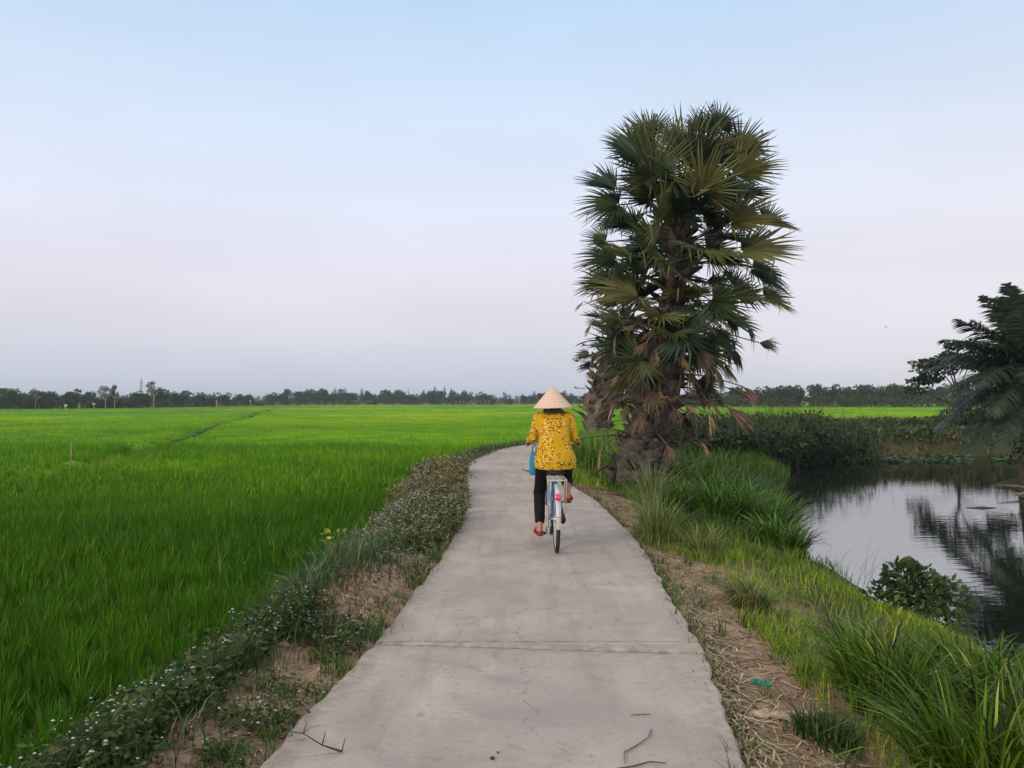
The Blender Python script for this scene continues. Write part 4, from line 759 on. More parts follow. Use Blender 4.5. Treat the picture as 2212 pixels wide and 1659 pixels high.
# fans that read one by one: hub pixel, depth offset, direction (x, depth, up), normal, length in pixels
FANS = [((1415,376),-.55,(-.15,-.25,1),(.1,-1,.3),128,235),((1490,342),-.35,(.42,-.1,1),(-.2,-1,.3),140,200),((1524,282),.35,(.25,.2,1),(0,-1,.2),78,220),((1398,330),.2,(-.75,.0,.9),(-.2,-1,.4),112,190),
 ((1332,404),-.1,(-1,.0,.28),(0,-.7,.8),100,170),((1590,375),-.1,(1,-.1,.62),(-.4,-.8,.4),130,165),((1520,408),-.75,(.25,-.5,.8),(0,-1,.5),112,250),((1430,470),-.8,(-.1,-.6,.5),(0,-1,.7),112,290),
 ((1310,520),-.25,(-1,-.1,.0),(-.1,-.8,.6),66,210),((1580,478),-.3,(1,-.2,.25),(0,-.8,.6),128,200),((1602,543),-.45,(1,-.4,-.05),(0,-.7,.8),140,190),((1626,578),-.1,(.85,-.1,-.45),(.3,-.6,.7),112,190),
 ((1380,640),-.55,(-1,-.3,.08),(-.1,-.6,.8),128,180),((1595,640),-.3,(1,-.2,-.12),(0,-.6,.8),84,220),((1462,300),.5,(-.2,.1,1),(0,-1,.2),74,210),((1655,478),.5,(1,.2,.0),(0,-.7,.7),92,200),
 ((1345,470),.5,(-1,.3,-.1),(-.1,-.7,.6),84,220),((1550,330),.5,(.8,.3,.9),(-.2,-.9,.3),100,200),((1480,640),-.85,(.1,-.9,.2),(0,-.6,1),84,280),((1500,560),-.8,(.5,-.8,.1),(0,-.5,1),96,270),
 ((1372,322),.1,(-.75,0,.75),(-.1,-1,.4),88,200),((1600,322),.25,(.75,0,.85),(-.1,-1,.3),104,200),((1555,268),.3,(.5,.1,1),(0,-1,.2),84,210),((1405,290),.3,(-.4,.1,1),(0,-1,.2),84,210),((1650,640),.0,(.9,-.1,-.3),(.2,-.6,.7),90,200),((1310,610),.2,(-1,0,-.1),(-.2,-.7,.7),84,200),
 ((1375,560),-.6,(-.6,-.7,.0),(0,-.6,1),92,250),((1560,690),-.5,(.8,-.5,-.4),(.3,-.4,.9),92,200),((1340,690),-.3,(-.8,-.3,-.3),(-.2,-.5,.8),70,200),((1455,720),-.8,(-.1,-.9,-.2),(0,-.4,1),72,260)]
for i, (h, dy, d, nn_, Rp, spd) in enumerate(FANS):
    hub = bw(*h, dy); t0 = min(.97, max(.42, (hub.z+.1)/axis_[-1].z-.05)); p0 = ax(t0); sub = Rp*BY/F
    live_frond(big_palm, p0, hub, d, nn_, sub*.98, spread=spd, col=GREENS[3] if i in (1,7,9,10,3) else None)
for k in range(0,30,2):                                  # a second, outer layer that rounds out the crown
    px, py = [(1300,440),(1320,480),(1295,560),(1330,600),(1300,610),(1345,540),(1620,420),(1640,500),(1600,460),(1650,560),(1620,620),(1560,600),(1545,540),(1500,500),(1400,520),(1440,560),(1420,620),(1550,380),(1360,350),(1440,370),(1520,350),(1585,300),(1610,350),(1340,360),(1400,430),(1560,440),(1480,420),(1330,660),(1560,650),(1610,665)][k]
    px = px+(1470-px)*.22; hub = bw(px, py, random.uniform(-.75,.9)); t0 = min(.97, max(.42, (hub.z-.1)/axis_[-1].z)); p0 = ax(t0); v = hub-p0; v.y *= .5
    d = v.normalized()+T((0,0,float(np.interp(py,[250,400,550,680],[1.1,.45,.0,-.35]))+random.gauss(0,.2))); live_frond(big_palm, p0, hub, d, T((-v.x*.5+random.gauss(0,.3),-.9,.7+random.gauss(0,.3))), random.uniform(.78,1.02), spread=random.uniform(170,230))
# the rest of the spiral
for k in range(52):
    t = .45+.52*(k+.5)/52; p0 = ax(t); a = k*2.39996+.6; e = np.interp(t, [.45,.52,.62,.8,.97], [-.35,-.25,.0,.4,.8])+random.gauss(0,.2); l = random.uniform(.62,.98)*np.interp(t,[.47,.7,.97],[1.0,1.0,.8])
    d = T((math.cos(a)*math.cos(e), math.sin(a)*math.cos(e), math.sin(e))); hub = p0+d*l+T((0,0,-.08*l)); dd = d+T((0,0,-.25+.2*e)); nn_ = T((-d.x*.5+random.gauss(0,.45), -.55+random.gauss(0,.5), .9))
    if hub.z > bw(0,322).z: hub.z = bw(0,325).z-random.random()*.3
    live_frond(big_palm, p0, hub, dd, nn_, random.uniform(.72,1.0)*(.9 if abs(d.x) > .6 else 1))
# drooping and dead leaves
DEAD = [((1545,768),-.4,.62,.9,(.24,.17,.10)),((1585,842),-.3,.62,.55,(.30,.20,.14)),((1530,895),-.7,.42,1.4,(.36,.26,.14)),((1572,880),-.25,.72,.95,(.28,.19,.13)),((1605,835),-.3,.42,.7,(.28,.18,.12)),((1425,845),-.75,.38,1.4,(.32,.23,.13)),
  ((1400,735),-.6,.5,.35,(.30,.19,.14)),((1470,765),-.75,.45,.5,(.25,.17,.10)),((1380,700),-.6,.45,.3,(.30,.20,.15)),((1640,740),-.1,.45,.3,(.22,.16,.11)),((1490,800),-.5,.5,1.2,(.2,.15,.1)),((1330,870),-.3,.4,.7,(.24,.16,.12)),
  ((1350,800),-.3,.4,.6,(.22,.15,.11)),((1385,900),-.7,.4,.9,(.2,.14,.1)),((1440,960),-.7,.45,.8,(.22,.15,.11)),((1510,850),.2,.45,.9,(.16,.11,.08)),((1455,880),-.6,.4,1.0,(.17,.12,.09)),((1325,640),-.2,.4,.6,(.26,.16,.13))]
for (px, py), dy, R, hang, c in DEAD:
    hub = bw(px, py, dy); t0 = min(.75, max(.12, (hub.z+.25)/axis_[-1].z)); p0 = ax(t0); dh = T(((hub.x-p0.x)*.6, (hub.y-p0.y)*.6, 0)); dead_frond(big_palm, p0, hub, R, hang, c, dirh=dh)
for k in range(44):
    t = random.uniform(.2,.55); p0 = ax(t); a = random.uniform(0,6.28); l = random.uniform(.5,1.15); hub = p0+T((math.cos(a)*l, math.sin(a)*l*.9, random.uniform(-.3,.25))); dead_frond(big_palm, p0, hub, random.uniform(.38,.62), random.uniform(.3,1.2), random.choice([(.24,.165,.12),(.15,.11,.08),(.26,.18,.11),(.2,.14,.095)]), spread=random.uniform(40,95))
for k in range(26):
    t = random.uniform(.36,.6); p0 = ax(t); a = random.choice([math.pi, 0])+random.gauss(-.3,.7); l = random.uniform(.7,1.3); hub = p0+T((math.cos(a)*l, math.sin(a)*l, random.uniform(-.45,.1))); dead_frond(big_palm, p0, hub, random.uniform(.42,.6), random.uniform(.6,1.6), random.choice([(.15,.12,.09),(.12,.095,.07),(.2,.15,.10),(.1,.09,.05)]), spread=random.uniform(50,110))
# bare leaf stalks sticking out
for k in range(60):
    t = random.uniform(.06,.5); p0 = ax(t); a = random.uniform(0,6.28); l = random.uniform(.45,1.0); g = Geo(); d = T((math.cos(a), math.sin(a), random.uniform(-.35,.45))); e_ = p0+d*(l+rd(t)); petiole(g, p0, d+T((0,0,.3)), e_, d+T((0,0,-.2)), .03, random.choice([(.09,.07,.055),(.15,.11,.08),(.06,.05,.045)]))
    for q in range(3): tube(g, [e_, e_+T((random.gauss(0,.06),random.gauss(0,.06),random.gauss(-.03,.05)))], [.018,.005], 4, (.12,.09,.07))
    g.build('leaf_stalk', M_BARK, big_palm, smooth=False)
# the smaller palm beyond
SX_, SY_ = 2.65, 24.0; random.seed(5)
small_palm = empty('palm_tree', (SX_, SY_, gz(SX_, SY_)), label='smaller grey sugar palm half hidden behind the tall one, on its left', cat='palm'); gS = gz(SX_, SY_)
def sw_(px, py, dY=0): p = at(px, py, SY_+dY); return Vector((p.x-SX_, p.y-SY_, p.z-gS))
axs = [sw_(1286,975), sw_(1288,930), sw_(1298,870), sw_(1308,810), sw_(1322,760), sw_(1334,715), sw_(1345,670)]; axs[0].z = -.2
g, ax2, rd2 = trunk_geo(axs, [.5,.42,.34,.32,.27,.2,.1], 80, (.12,.105,.09), blen=.5); g.build('trunk', M_BARK, small_palm, smooth=False)
for k in range(26):
    t = .6+.38*k/26; p0 = ax2(t); a = k*2.39996; e = np.interp(t, [.6,.98], [-.3,1.0])+random.gauss(0,.15); l = random.uniform(.7,1.05); d = T((math.cos(a)*math.cos(e), math.sin(a)*math.cos(e), math.sin(e)))
    if d.x < -.2: l *= .75
    live_frond(small_palm, p0, p0+d*l, d+T((0,0,-.2)), T((-d.x*.4,-.3,1)), random.uniform(.55,.75), col=random.choice([(.06,.075,.045),(.075,.085,.05),(.045,.06,.035)]))
for (px, py, R, hang, c) in ((1262,650,.5,.5,(.24,.165,.12)),(1278,700,.5,.6,(.23,.16,.11)),(1275,850,.5,.7,(.27,.17,.12)),(1290,825,.5,.9,(.24,.15,.11)),(1300,760,.5,.8,(.24,.16,.12)),(1282,800,.45,.6,(.24,.17,.11)),(1330,830,.5,.8,(.22,.15,.11)),(1370,870,.5,.7,(.25,.17,.13)),(1345,760,.5,.6,(.22,.16,.11))):
    hub = sw_(px, py, -.4); p0 = ax2(min(.9, max(.25, (hub.z+.1)/axs[-1].z))); dead_frond(small_palm, p0, hub, R, hang, c)
for (px, py) in ((1248,780),(1245,838),(1256,795),(1252,868),(1262,745),(1264,770),(1258,880),(1266,905),(1340,930),(1350,905),(1335,880),(1342,955)):
    e_ = sw_(px, py, random.uniform(-.3,.3)); p0 = ax2(min(.9, max(.1, (e_.z-.1)/axs[-1].z))); g = Geo(); d = (e_-p0); petiole(g, p0, d, e_, d+T((0,0,.1)), .03, (.10,.085,.075))
    for q in range(4): tube(g, [e_, e_+T((random.gauss(-.03,.08),random.gauss(0,.06),random.gauss(0,.06)))], [.025,.006], 4, (.12,.09,.08))
    g.build('leaf_stalk', M_BARK, small_palm, smooth=False)
# fallen stalk curling at the foot, and fallen fronds on the dirt
g = Geo(); tube(g, [T((1.72,13.3,.05)),T((1.77,13.25,.35)),T((1.72,13.2,.55)),T((1.55,13.15,.66))], [.045,.04,.035,.01], 6, (.05,.045,.04)); tube(g, [T((1.76,13.25,.33)),T((1.6,13.15,.40)),T((1.42,13.1,.27))], [.04,.035,.012], 6, (.05,.045,.04))
tag(g.build('branch', M_BARK), 'dark forked stalk curling up at the left foot of the big palm', 'branch')
def fallen(x, y, rz, l, label):
    g = Geo(); P = [T((0,0,.03)), T((l*.4,.02,.07)), T((l*.7,0,.05))]; tube(g, P, [.03,.022,.015], 5, (.13,.09,.07)); fan(g, P[-1], (1,0,-.05), (0,.3,1), .38, 60, 12, .4, .2, .1, (.27,.18,.13), ragged=.3, brk=.0)
    o = g.build('fallen_frond', M_STRAW, smooth=False, loc=(x, y, gz(x, y))); o.rotation_euler = (0,0,rz); tag(o, label, 'palm frond')
fallen(1.75,13.2,3.0,.9,'reddish brown fallen palm frond nearest the path edge at the palm foot'); fallen(1.95,12.75,3.35,.8,'darker fallen palm frond lying in front of the trunk base'); fallen(1.5,14.6,2.8,.8,'fallen frond under the bright grass left of the palm foot')
# ---------------------------------------------------------------- coconut palm on the right bank
CXp, CYp = 13.75, 20.6; random.seed(9); gC = gz(CXp, CYp)
coco = empty('coconut_palm', (CXp, CYp, gC), label='dark coconut palm with feathery fronds at the right edge, leaning over the canal', cat='palm')
g = Geo(); top = T((.25,0,at(0,800,CYp).z-gC)); tube(g, [T((0,0,-.3)), T((.08,0,top.z*.35)), T((.15,0,top.z*.7)), top], [.24,.18,.16,.14], 12, (.12,.10,.08)); g.build('trunk', M_BARK, coco)
M_COCO = mat('coconut_leaf', rough=.5, spec=.2, transl=.08)
def pinnate(root, p0, d, L_, droop, col=(.05,.075,.046)):
    g = Geo(); d = T(d).normalized(); pts = []; n = 26; side = d.cross(T((0,0,1))); side = side.normalized() if side.length > .05 else T((1,0,0))
    for i in range(n): t = i/(n-1); pts.append(T(p0)+d*L_*t+T((0,0,-droop*L_*t**2.1)))
    tube(g, pts, [.028*(1-.85*i/(n-1)) for i in range(n)], 5, (.05,.055,.025))
    V = []; Fc = []; C = []
    for i in range(4, n*3):
        u = i/(n*3); j = min(int(u*(n-1)), n-2); p = pts[j].lerp(pts[j+1], u*(n-1)-j); tg = (pts[j+1]-pts[j]).normalized(); up = side.cross(tg).normalized(); ll = L_*.27*math.sin(math.pi*min(.97,u*.85+.12))**.7
        for s in (-1, 1):
            dr = (side*s*.8+tg*.55+up*random.gauss(.15,.18)+T((0,0,-.25))).normalized(); l = ll*random.uniform(.85,1.1); w_ = tg*.021; m = p+dr*l*.55+T((0,0,-.02)); e_ = p+dr*l+T((0,0,-l*.22)); b0 = len(V)
            V += [tuple(p-w_), tuple(p+w_), tuple(m+w_), tuple(m-w_), tuple(e_)]; Fc.append([b0,b0+1,b0+2,b0+3]); C += [np.array(col)*random.uniform(.7,1.5)]*5; 
            F3_.append([b0+3,b0+2,b0+4])
    g.add(np.array(V), [np.array(Fc), np.array(F3_)], np.array(C))
    return g.build('frond', M_COCO, root, smooth=False)
for k in range(35):
    F3_ = []; a = k*2.39996+.4; e = float(np.interp(k, [0,10,21,34], [-.5,.15,.65,1.3]))+random.gauss(0,.08); pinnate(coco, top+T((0,0,.05)), (math.cos(a)*math.cos(e), math.sin(a)*math.cos(e), math.sin(e)), random.uniform(2.3,2.8), random.uniform(.16,.34))
for (a_, e, L_, dp) in ((math.pi*.98, .72, 2.7, .16), (math.pi*1.02,.48,2.9,.2), (math.pi*.95, 1.05, 2.6, .1), (math.pi*1.05,.12,2.8,.36),(math.pi*.97,-.2,2.7,.5),(math.pi*1.1,1.2,2.7,.1),(math.pi*.9,.3,2.8,.3),(math.pi*.6,1.3,2.6,.08),(math.pi*1.0,-.45,2.3,.4),(math.pi*.92,-.75,2.4,.25),(math.pi*1.08,-.6,2.6,.3),(math.pi*1.2,-.5,2.5,.35),(math.pi*1.35,-.3,2.6,.4),(math.pi*1.15,.2,2.7,.4),(math.pi*1.4,.4,2.5,.3),(math.pi*1.45,1.0,2.4,.15)):
    F3_ = []; pinnate(coco, top+T((0,0,.05)), (math.cos(a_)*math.cos(e), math.sin(a_)*math.cos(e), math.sin(e)), L_, dp, (.03,.05,.034))
# driftwood at the foot of the right bank
g = Geo(); tube(g, [T((-.9,0,.0)),T((-.3,.05,.08)),T((.5,0,.1)),T((1.3,.1,.18))], [.03,.06,.07,.08], 7, (.16,.14,.12)); tube(g, [T((-.3,.05,.08)),T((-.8,.1,.2)),T((-1.3,.1,.22))], [.035,.03,.01], 5, (.14,.12,.10)); [tube(g, [T((-.1+.2*i,.03,.1)),T((-.3+.25*i,.1,.3+.05*i)),T((-.5+.3*i,.15,.42))], [.02,.013,.005], 4, (.12,.10,.08)) for i in range(3)]
tag(g.build('branch', M_BARK, loc=(13.3,19.0,-.8)), 'grey driftwood branch lying in the water below the coconut palm', 'branch')
g = Geo(); tube(g, [T((-.35,0,.0)),T((0,.02,.02)),T((.3,0,.0))], [.012,.018,.012], 5, (.1,.1,.08)); tag(g.build('stick', M_BARK, loc=(10.1,16.6,-.8)), 'small dark stick floating in the open water', 'stick')
# ---------------------------------------------------------------- litter that reads as single things
def stick(pts, r, col, label, name='twig', cat='twig', thorns=0, loc=(0,0,0)):
    g = Geo(); P = [T(p) for p in pts]; tube(g, P, r, 6, col)
    for i in range(thorns):
        p = P[0].lerp(P[-1], (i+.5)/thorns); p = min(P, key=lambda q: (q-p).length); d = T((random.gauss(-.01,.01),.0,.055)); tube(g, [p, p+T((.01,.02,.05))], [.0035,.0015], 4, col)
    tag(g.build(name, M_BARK, loc=loc), label, cat)
def gp(px, py, up=.01): Y = HC*F/(py-HY); p = at(px, py, Y); return T((p.x, p.y, up))
stick([gp(628,1582,.02), gp(660,1592,.03), gp(700,1612,.02), gp(742,1622,.012)], [.0015,.0025,.003,.005], (.07,.055,.045), 'thorny dark twig lying on the lower left edge of the path', thorns=5)
stick([gp(575,1650,.012), gp(640,1636,.015), gp(700,1628,.012), gp(738,1624,.012)], [.0015]*4, (.36,.28,.17), 'dry yellow stem beside the thorny twig on the path', name='dry_stem', cat='stem')
stick([gp(1347,1645), gp(1346,1622), gp(1372,1608), gp(1398,1590), gp(1404,1574)], [.0022,.0038,.003,.0026,.0035], (.2,.155,.13), 'crooked twig on the path at the lower right, the upper of two')
stick([gp(1330,1657), gp(1365,1652), gp(1400,1642), gp(1435,1645)], [.003,.0036,.003,.002], (.10,.08,.07), 'dark bent twig at the bottom edge of the path, the lower of two')
stick([gp(1360,1541,.008), gp(1402,1540,.008)], [.003,.002], (.40,.14,.10), 'small reddish straw on the path above the crooked twig', name='straw', cat='straw')
stick([gp(1140,1018,.012), gp(1153,1022,.02), gp(1126,1014,.012)], [.012,.012,.006], (.08,.065,.055), 'short dark twig on the far path left of the blue bag')
for (px, py, lb) in ((1064,1632,'larger dark crumb lying on the concrete near the bottom'),(1076,1620,'smaller dark crumb just above the larger one on the concrete')):
    g = Geo(); ball(g, (0,0,.004), (.012,.009,.006) if px < 1070 else (.006,.005,.004), (.06,.045,.035), 7, 5); tag(g.build('dirt_crumb', M_STRAW, smooth=False, loc=tuple(gp(px,py,.002))), lb, 'crumb')
# torn green net
g = Geo(); p = gp(1640,1446, 0); nx_, ny_ = 26, 10
for i in range(nx_):
    for j in range(ny_-1):
        if random.random() < .2: continue
        f = lambda i, j: T((-.07+.14*i/nx_+.012*math.sin(j), .035-.07*i/nx_+.035*(j/ny_-.5)*(1-.5*i/nx_)*2, .015+.025*math.sin(i*.5+j*.8)*math.sin(j*1.3)+.01)); a, b_ = f(i,j), f(i,j+1); c_ = f(min(i+1,nx_-1), j); tube(g, [a,b_], .0016, 3, (.01,.28,.19), cap=False); tube(g, [a,c_], .0016, 3, (.01,.28,.19), cap=False)
tag(g.build('plastic_net', M_STRAW, smooth=False, loc=(p.x, p.y, gz(p.x, p.y)+.005)), 'torn scrap of teal green plastic net on the dirt right of the path', 'net scrap').scale = (.65,.8,.8)
# pale clod ridge
px0 = gp(1690,1505,0); g = Geo()
for i in range(46): t = i/45; ball(g, (-.17+.36*t+random.gauss(0,.012), .012*math.sin(t*9)+random.gauss(0,.014), .012+random.random()*.015), (random.uniform(.014,.034),random.uniform(.012,.024),random.uniform(.008,.018)), tuple(np.array((.50,.40,.27))*random.uniform(.8,1.15)), 7, 5)
tag(remesh(g, 'clod', mat('pale_earth', (.47,.375,.25), rough=.95, attr=False, nscale=40, namt=.25, bump=1, bscale=90), None, .006, 0), 'ridge of pale dried mud on the dirt beside the low dark tuft', 'mud clod').location = (px0.x, px0.y, gz(px0.x, px0.y))
# ---------------------------------------------------------------- bicycle
random.seed(3)
RX, RY = .44, 8.10
M_BLUE = mat('blue_paint', (.05,.17,.42), rough=.35, spec=.5, attr=False, coat=.3, nscale=18, namt=.12)
M_CREAM = mat('cream_paint', (.50,.46,.38), rough=.45, spec=.4, attr=False, nscale=30, namt=.18)
M_SILVER = mat('worn_silver', (.52,.52,.53), rough=.35, spec=.5, metal=.6, attr=False, nscale=25, namt=.2)
M_RUB = mat('rubber', (.035,.032,.03), rough=.85, attr=False, nscale=50, namt=.4, bump=.4, bscale=150)
M_BLACK = mat('black_plastic', (.02,.02,.022), rough=.5, attr=False)
M_RED = mat('red_reflector', (.62,.015,.03), rough=.15, spec=.7, attr=False, coat=1)
M_WHITEP = mat('white_enamel', (.52,.52,.58), rough=.4, attr=False, coat=.3, nscale=14, namt=.12)
bike = empty('bicycle', (RX, RY, 0), label='old blue and cream bicycle with rear rack and red reflector, ridden up the path', cat='bicycle')
def bpart(name, m, fn, parent=None, smooth=True):
    g = Geo(); fn(g); return g.build(name, m, parent or bike, smooth)
RA = T((0,-.45,.33)); FA = T((0,.62,.33)); BB = T((0,0,.28)); ST = T((0,-.14,.70)); HT = T((0,.43,.86)); HB = T((0,.49,.64))
def arcpts(c, r, a0, a1, n, x=0): return [T((x, c.y+r*math.cos(math.radians(a0+(a1-a0)*i/(n-1))), c.z+r*math.sin(math.radians(a0+(a1-a0)*i/(n-1))))) for i in range(n)]
def ring(g, c, R, r, n=48, k=8, flat=1):
    V = [(c.x+r*flat*math.cos(b), c.y+(R+r*math.sin(b))*math.cos(a), c.z+(R+r*math.sin(b))*math.sin(a)) for a in [2*math.pi*i/n for i in range(n)] for b in [2*math.pi*j/k for j in range(k)]]
    g.add(V, np.array([[i*k+j, i*k+(j+1)%k, ((i+1)%n)*k+(j+1)%k, ((i+1)%n)*k+j] for i in range(n) for j in range(k)]), (1,1,1))
def wheel(c):
    w_ = empty('wheel', c); w_.parent = bike; z0 = T((0,0,0))
    bpart('tyre', M_RUB, lambda g: ring(g, z0, .31, .0195), w_); bpart('rim', M_SILVER, lambda g: ring(g, z0, .288, .012, flat=1.1), w_)
    def sp(g):
        for i in range(32): a = 2*math.pi*i/32; s = (-1)**i; tube(g, [T((s*.028,.022*math.cos(a+.7*s),.022*math.sin(a+.7*s))), T((0,.28*math.cos(a),.28*math.sin(a)))], .0013, 4)
    bpart('spokes', M_SILVER, sp, w_); bpart('hub', M_SILVER, lambda g: tube(g, [(-.055,0,0),(-.035,0,0),(-.03,0,0),(.03,0,0),(.035,0,0),(.055,0,0)], [.008,.008,.024,.024,.008,.008], 12), w_)
wheel(RA); wheel(FA)
def frame(g):
    tube(g, [BB, ST], .016, 10); tube(g, [HT, HB], .019, 10); tube(g, [HB-T((0,.0,-.02)), BB+T((0,.25,.03)), BB], .017, 10); tube(g, [HT-T((0,.01,.06)), T((0,.2,.52)), T((0,-.06,.48))], .014, 10)
    for s in (-1,1):
        tube(g, [BB+T((s*.02,0,0)), T((s*.05,-.15,.29)), T((s*.058,-.45,.33))], .009, 8); tube(g, [T((s*.018,-.13,.66)), T((s*.045,-.28,.5)), T((s*.058,-.45,.33))], .008, 8)
        tube(g, [HB-T((0,0,.01)), T((s*.05,.50,.6)), T((s*.053,.55,.46)), T((s*.053,.62,.33))], .010, 8)
bpart('frame', M_BLUE, frame)
def fender(g, c, a0, a1, R=.35, w_=.0245):
    P = arcpts(c, R, a0, a1, 26); V = []; K = 7
    for p in P:
        o = (p-c).normalized()
        for j in range(K): u = (j/(K-1)-.5)*2; V.append(tuple(p+T((u*w_,0,0))-o*(.016*u*u)))
    for p in P:
        o = (p-c).normalized()
        for j in range(K): u = (j/(K-1)-.5)*2; V.append(tuple(p+T((u*w_*.93,0,0))-o*(.016*u*u+.003)))
    n = len(P); o_ = n*K; Q = [[i*K+j, i*K+j+1, (i+1)*K+j+1, (i+1)*K+j] for i in range(n-1) for j in range(K-1)]; g.add(V, np.array(Q+[[o_+a for a in q[::-1]] for q in Q]+[[i*K+j, (i+1)*K+j, o_+(i+1)*K+j, o_+i*K+j] for i in range(n-1) for j in (0,K-1)]))
rf = bpart('mudguard', M_WHITEP, lambda g: fender(g, RA, 62, 168)); bpart('mudflap', M_CREAM, lambda g: fender(g, RA, 168.6, 188, .352, .024), rf); bpart('mudguard', M_WHITEP, lambda g: fender(g, FA, 20, 165))
def refl(g):
    c = T((0,-.45+.358*math.cos(math.radians(137)),.33+.358*math.sin(math.radians(137)))); d = T((0,math.cos(math.radians(160)),math.sin(math.radians(160)))); tube(g, [c+T((0,.03,0))-d*.0, c+d*.028, c+d*.034, c+d*.036], [.030,.034,.030,.012], 20)
bpart('reflector', M_RED, refl)
def rack(g):
    y0, y1, w_, z = -.70, -.22, .088, .735
    tube(g, [T((-w_,y1,z-.01)),T((-w_,y0+.03,z)),T((-w_+.02,y0,z)),T((w_-.02,y0,z)),T((w_,y0+.03,z)),T((w_,y1,z-.01))], .0065, 8)
    for x in (-.03,.03): tube(g, [T((x,y0,z)),T((x,y1,z-.01))], .004, 6)
    for y in (-.55,-.4,-.28): tube(g, [T((-w_,y,z)),T((w_,y,z))], .004, 6)
    for s in (-1,1):
        tube(g, [T((s*w_,y0+.04,z)),T((s*(w_+.002),y0+.07,z-.05)),T((s*.088,-.5,.42)),T((s*.068,-.45,.33))], .0055, 8); tube(g, [T((s*w_,-.42,z)),T((s*.068,-.45,.335))], .005, 8)
    tube(g, [T((0,y1,z-.01)),T((0,-.16,.69))], .006, 6)
bpart('rear_rack', M_CREAM, rack)
def saddle(g):
    ball(g, (0,-.21,.775), (.105,.10,.035)); ball(g, (0,-.07,.775), (.04,.14,.028)); 
sd_o = Geo(); saddle(sd_o); saddle_o = remesh(sd_o, 'saddle', M_BLACK, bike, .008, 3)
def springs(g):
    for s in (-1,1):
        P = [T((s*.06+.02*math.cos(i*.9),-.24+.02*math.sin(i*.9),.70+.05*i/26)) for i in range(27)]; tube(g, P, .0032, 5)
    tube(g, [T((0,-.14,.68)),T((0,-.165,.77))], .012, 8); tube(g, [T((-.06,-.24,.70)),T((0,-.15,.715)),T((.06,-.24,.70))], .005, 6)
bpart('saddle_springs', M_SILVER, springs, saddle_o)
hb = bpart('handlebar', M_SILVER, lambda g: (tube(g, [HT, T((0,.41,.97)), T((0,.43,1.0))], .012, 8), tube(g, [T((-.265,.12,1.045)),T((-.25,.27,1.045)),T((-.17,.41,1.03)),T((0,.43,1.0)),T((.17,.41,1.03)),T((.25,.27,1.045)),T((.265,.12,1.045))], .011, 8)))
for s in (-1,1):
    bpart('grip', M_BLACK, lambda g: tube(g, [T((s*.267,.10,1.045)),T((s*.262,.16,1.045)),T((s*.257,.22,1.045))], [.016,.017,.015], 10), hb)
    bpart('brake_lever', M_SILVER, lambda g: tube(g, [T((s*.245,.30,1.035)),T((s*.27,.26,1.02)),T((s*.285,.15,1.01)),T((s*.29,.10,1.012))], .005, 6), hb)
bpart('basket', M_SILVER, lambda g: [tube(g, [T((-.14+.02*(3-k),.52,.80+.05*k)),T((.14-.02*(3-k),.52,.80+.05*k)),T((.14-.02*(3-k),.72,.80+.05*k)),T((-.14+.02*(3-k),.72,.80+.05*k)),T((-.14+.02*(3-k),.52,.80+.05*k))], .003, 5) for k in range(4)]+[tube(g, [T((x*.8,y,.80)),T((x,y,.96))], .0025, 4) for x in (-.14,-.07,0,.07,.14) for y in (.52,.72)])
cs = bpart('crankset', M_SILVER, lambda g: (tube(g, [T((-.07,0,.28)),T((.07,0,.28))], .014, 8), tube(g, [T((-.07,0,.28)),T((-.08,-.01,.115))], .011, 6, flat=.6), tube(g, [T((.07,0,.28)),T((.08,.01,.445))], .011, 6, flat=.6), ring(g, T((.045,0,.28)), .085, .006, 32, 6)))
for s, z in ((-1,.115),(1,.445)): bpart('pedal', M_BLACK, lambda g: (box(g, (s*.135, 0, z), (.085,.075,.022)), tube(g, [T((s*.08,0,z)),T((s*.13,0,z))], .007, 6)), cs)
bpart('chain_guard', M_BLACK, lambda g: (tube(g, [T((.052,.10,.30)),T((.055,-.1,.385)),T((.06,-.40,.375)),T((.062,-.50,.33))], [.03,.028,.022,.03], 8, flat=1.6), tube(g, [T((.052,.1,.27)),T((.06,-.45,.285))], .006, 6)))
bpart('kickstand', M_SILVER, lambda g: tube(g, [T((-.045,-.36,.27)),T((-.075,-.52,.24)),T((-.085,-.62,.23))], .006, 6))
# ---------------------------------------------------------------- rider
rider = empty('person', (RX, RY, 0), label='person in a conical straw hat and mustard flowered blouse riding the bicycle away', cat='person')
M_SKIN = mat('skin', (.40,.205,.13), rough=.55, spec=.3, attr=False, nscale=30, namt=.1)
def chain(g, pts, rads, flat=1.0, k=12, step=.35):
    for i in range(len(pts)-1):
        a, b_ = T(pts[i]), T(pts[i+1]); tube(g, [a, b_], [rads[i], rads[i+1]], k)
    for p, r_ in zip(pts, rads): ball(g, p, r_, nu=12, nv=8)
HIP = T((0,-.15,.89)); LSH = T((-.165,-.0,1.33)); RSH = T((.165,0,1.33))
LE = T((-.212,-.01,1.11)); REl = T((.212,-.01,1.11)); LW = T((-.258,.135,1.075)); RW = T((.258,.135,1.075))
LH = T((-.095,-.13,.86)); RH = T((.095,-.13,.86)); LK = T((-.145,.19,.52)); RK = T((.15,.21,.71)); LA = T((-.150,-.045,.185)); RAn = T((.140,-.03,.525))
g = Geo()
for c, r_ in (((0,-.15,.89),(.16,.12,.11)),((0,-.13,1.0),(.135,.10,.12)),((0,-.09,1.12),(.135,.10,.12)),((0,-.05,1.24),(.15,.10,.12)),((0,-.02,1.31),(.15,.08,.07))): ball(g, c, r_, nu=16, nv=12)
chain(g, [(0,-.015,1.33),(0,.015,1.42)], [.062,.052])
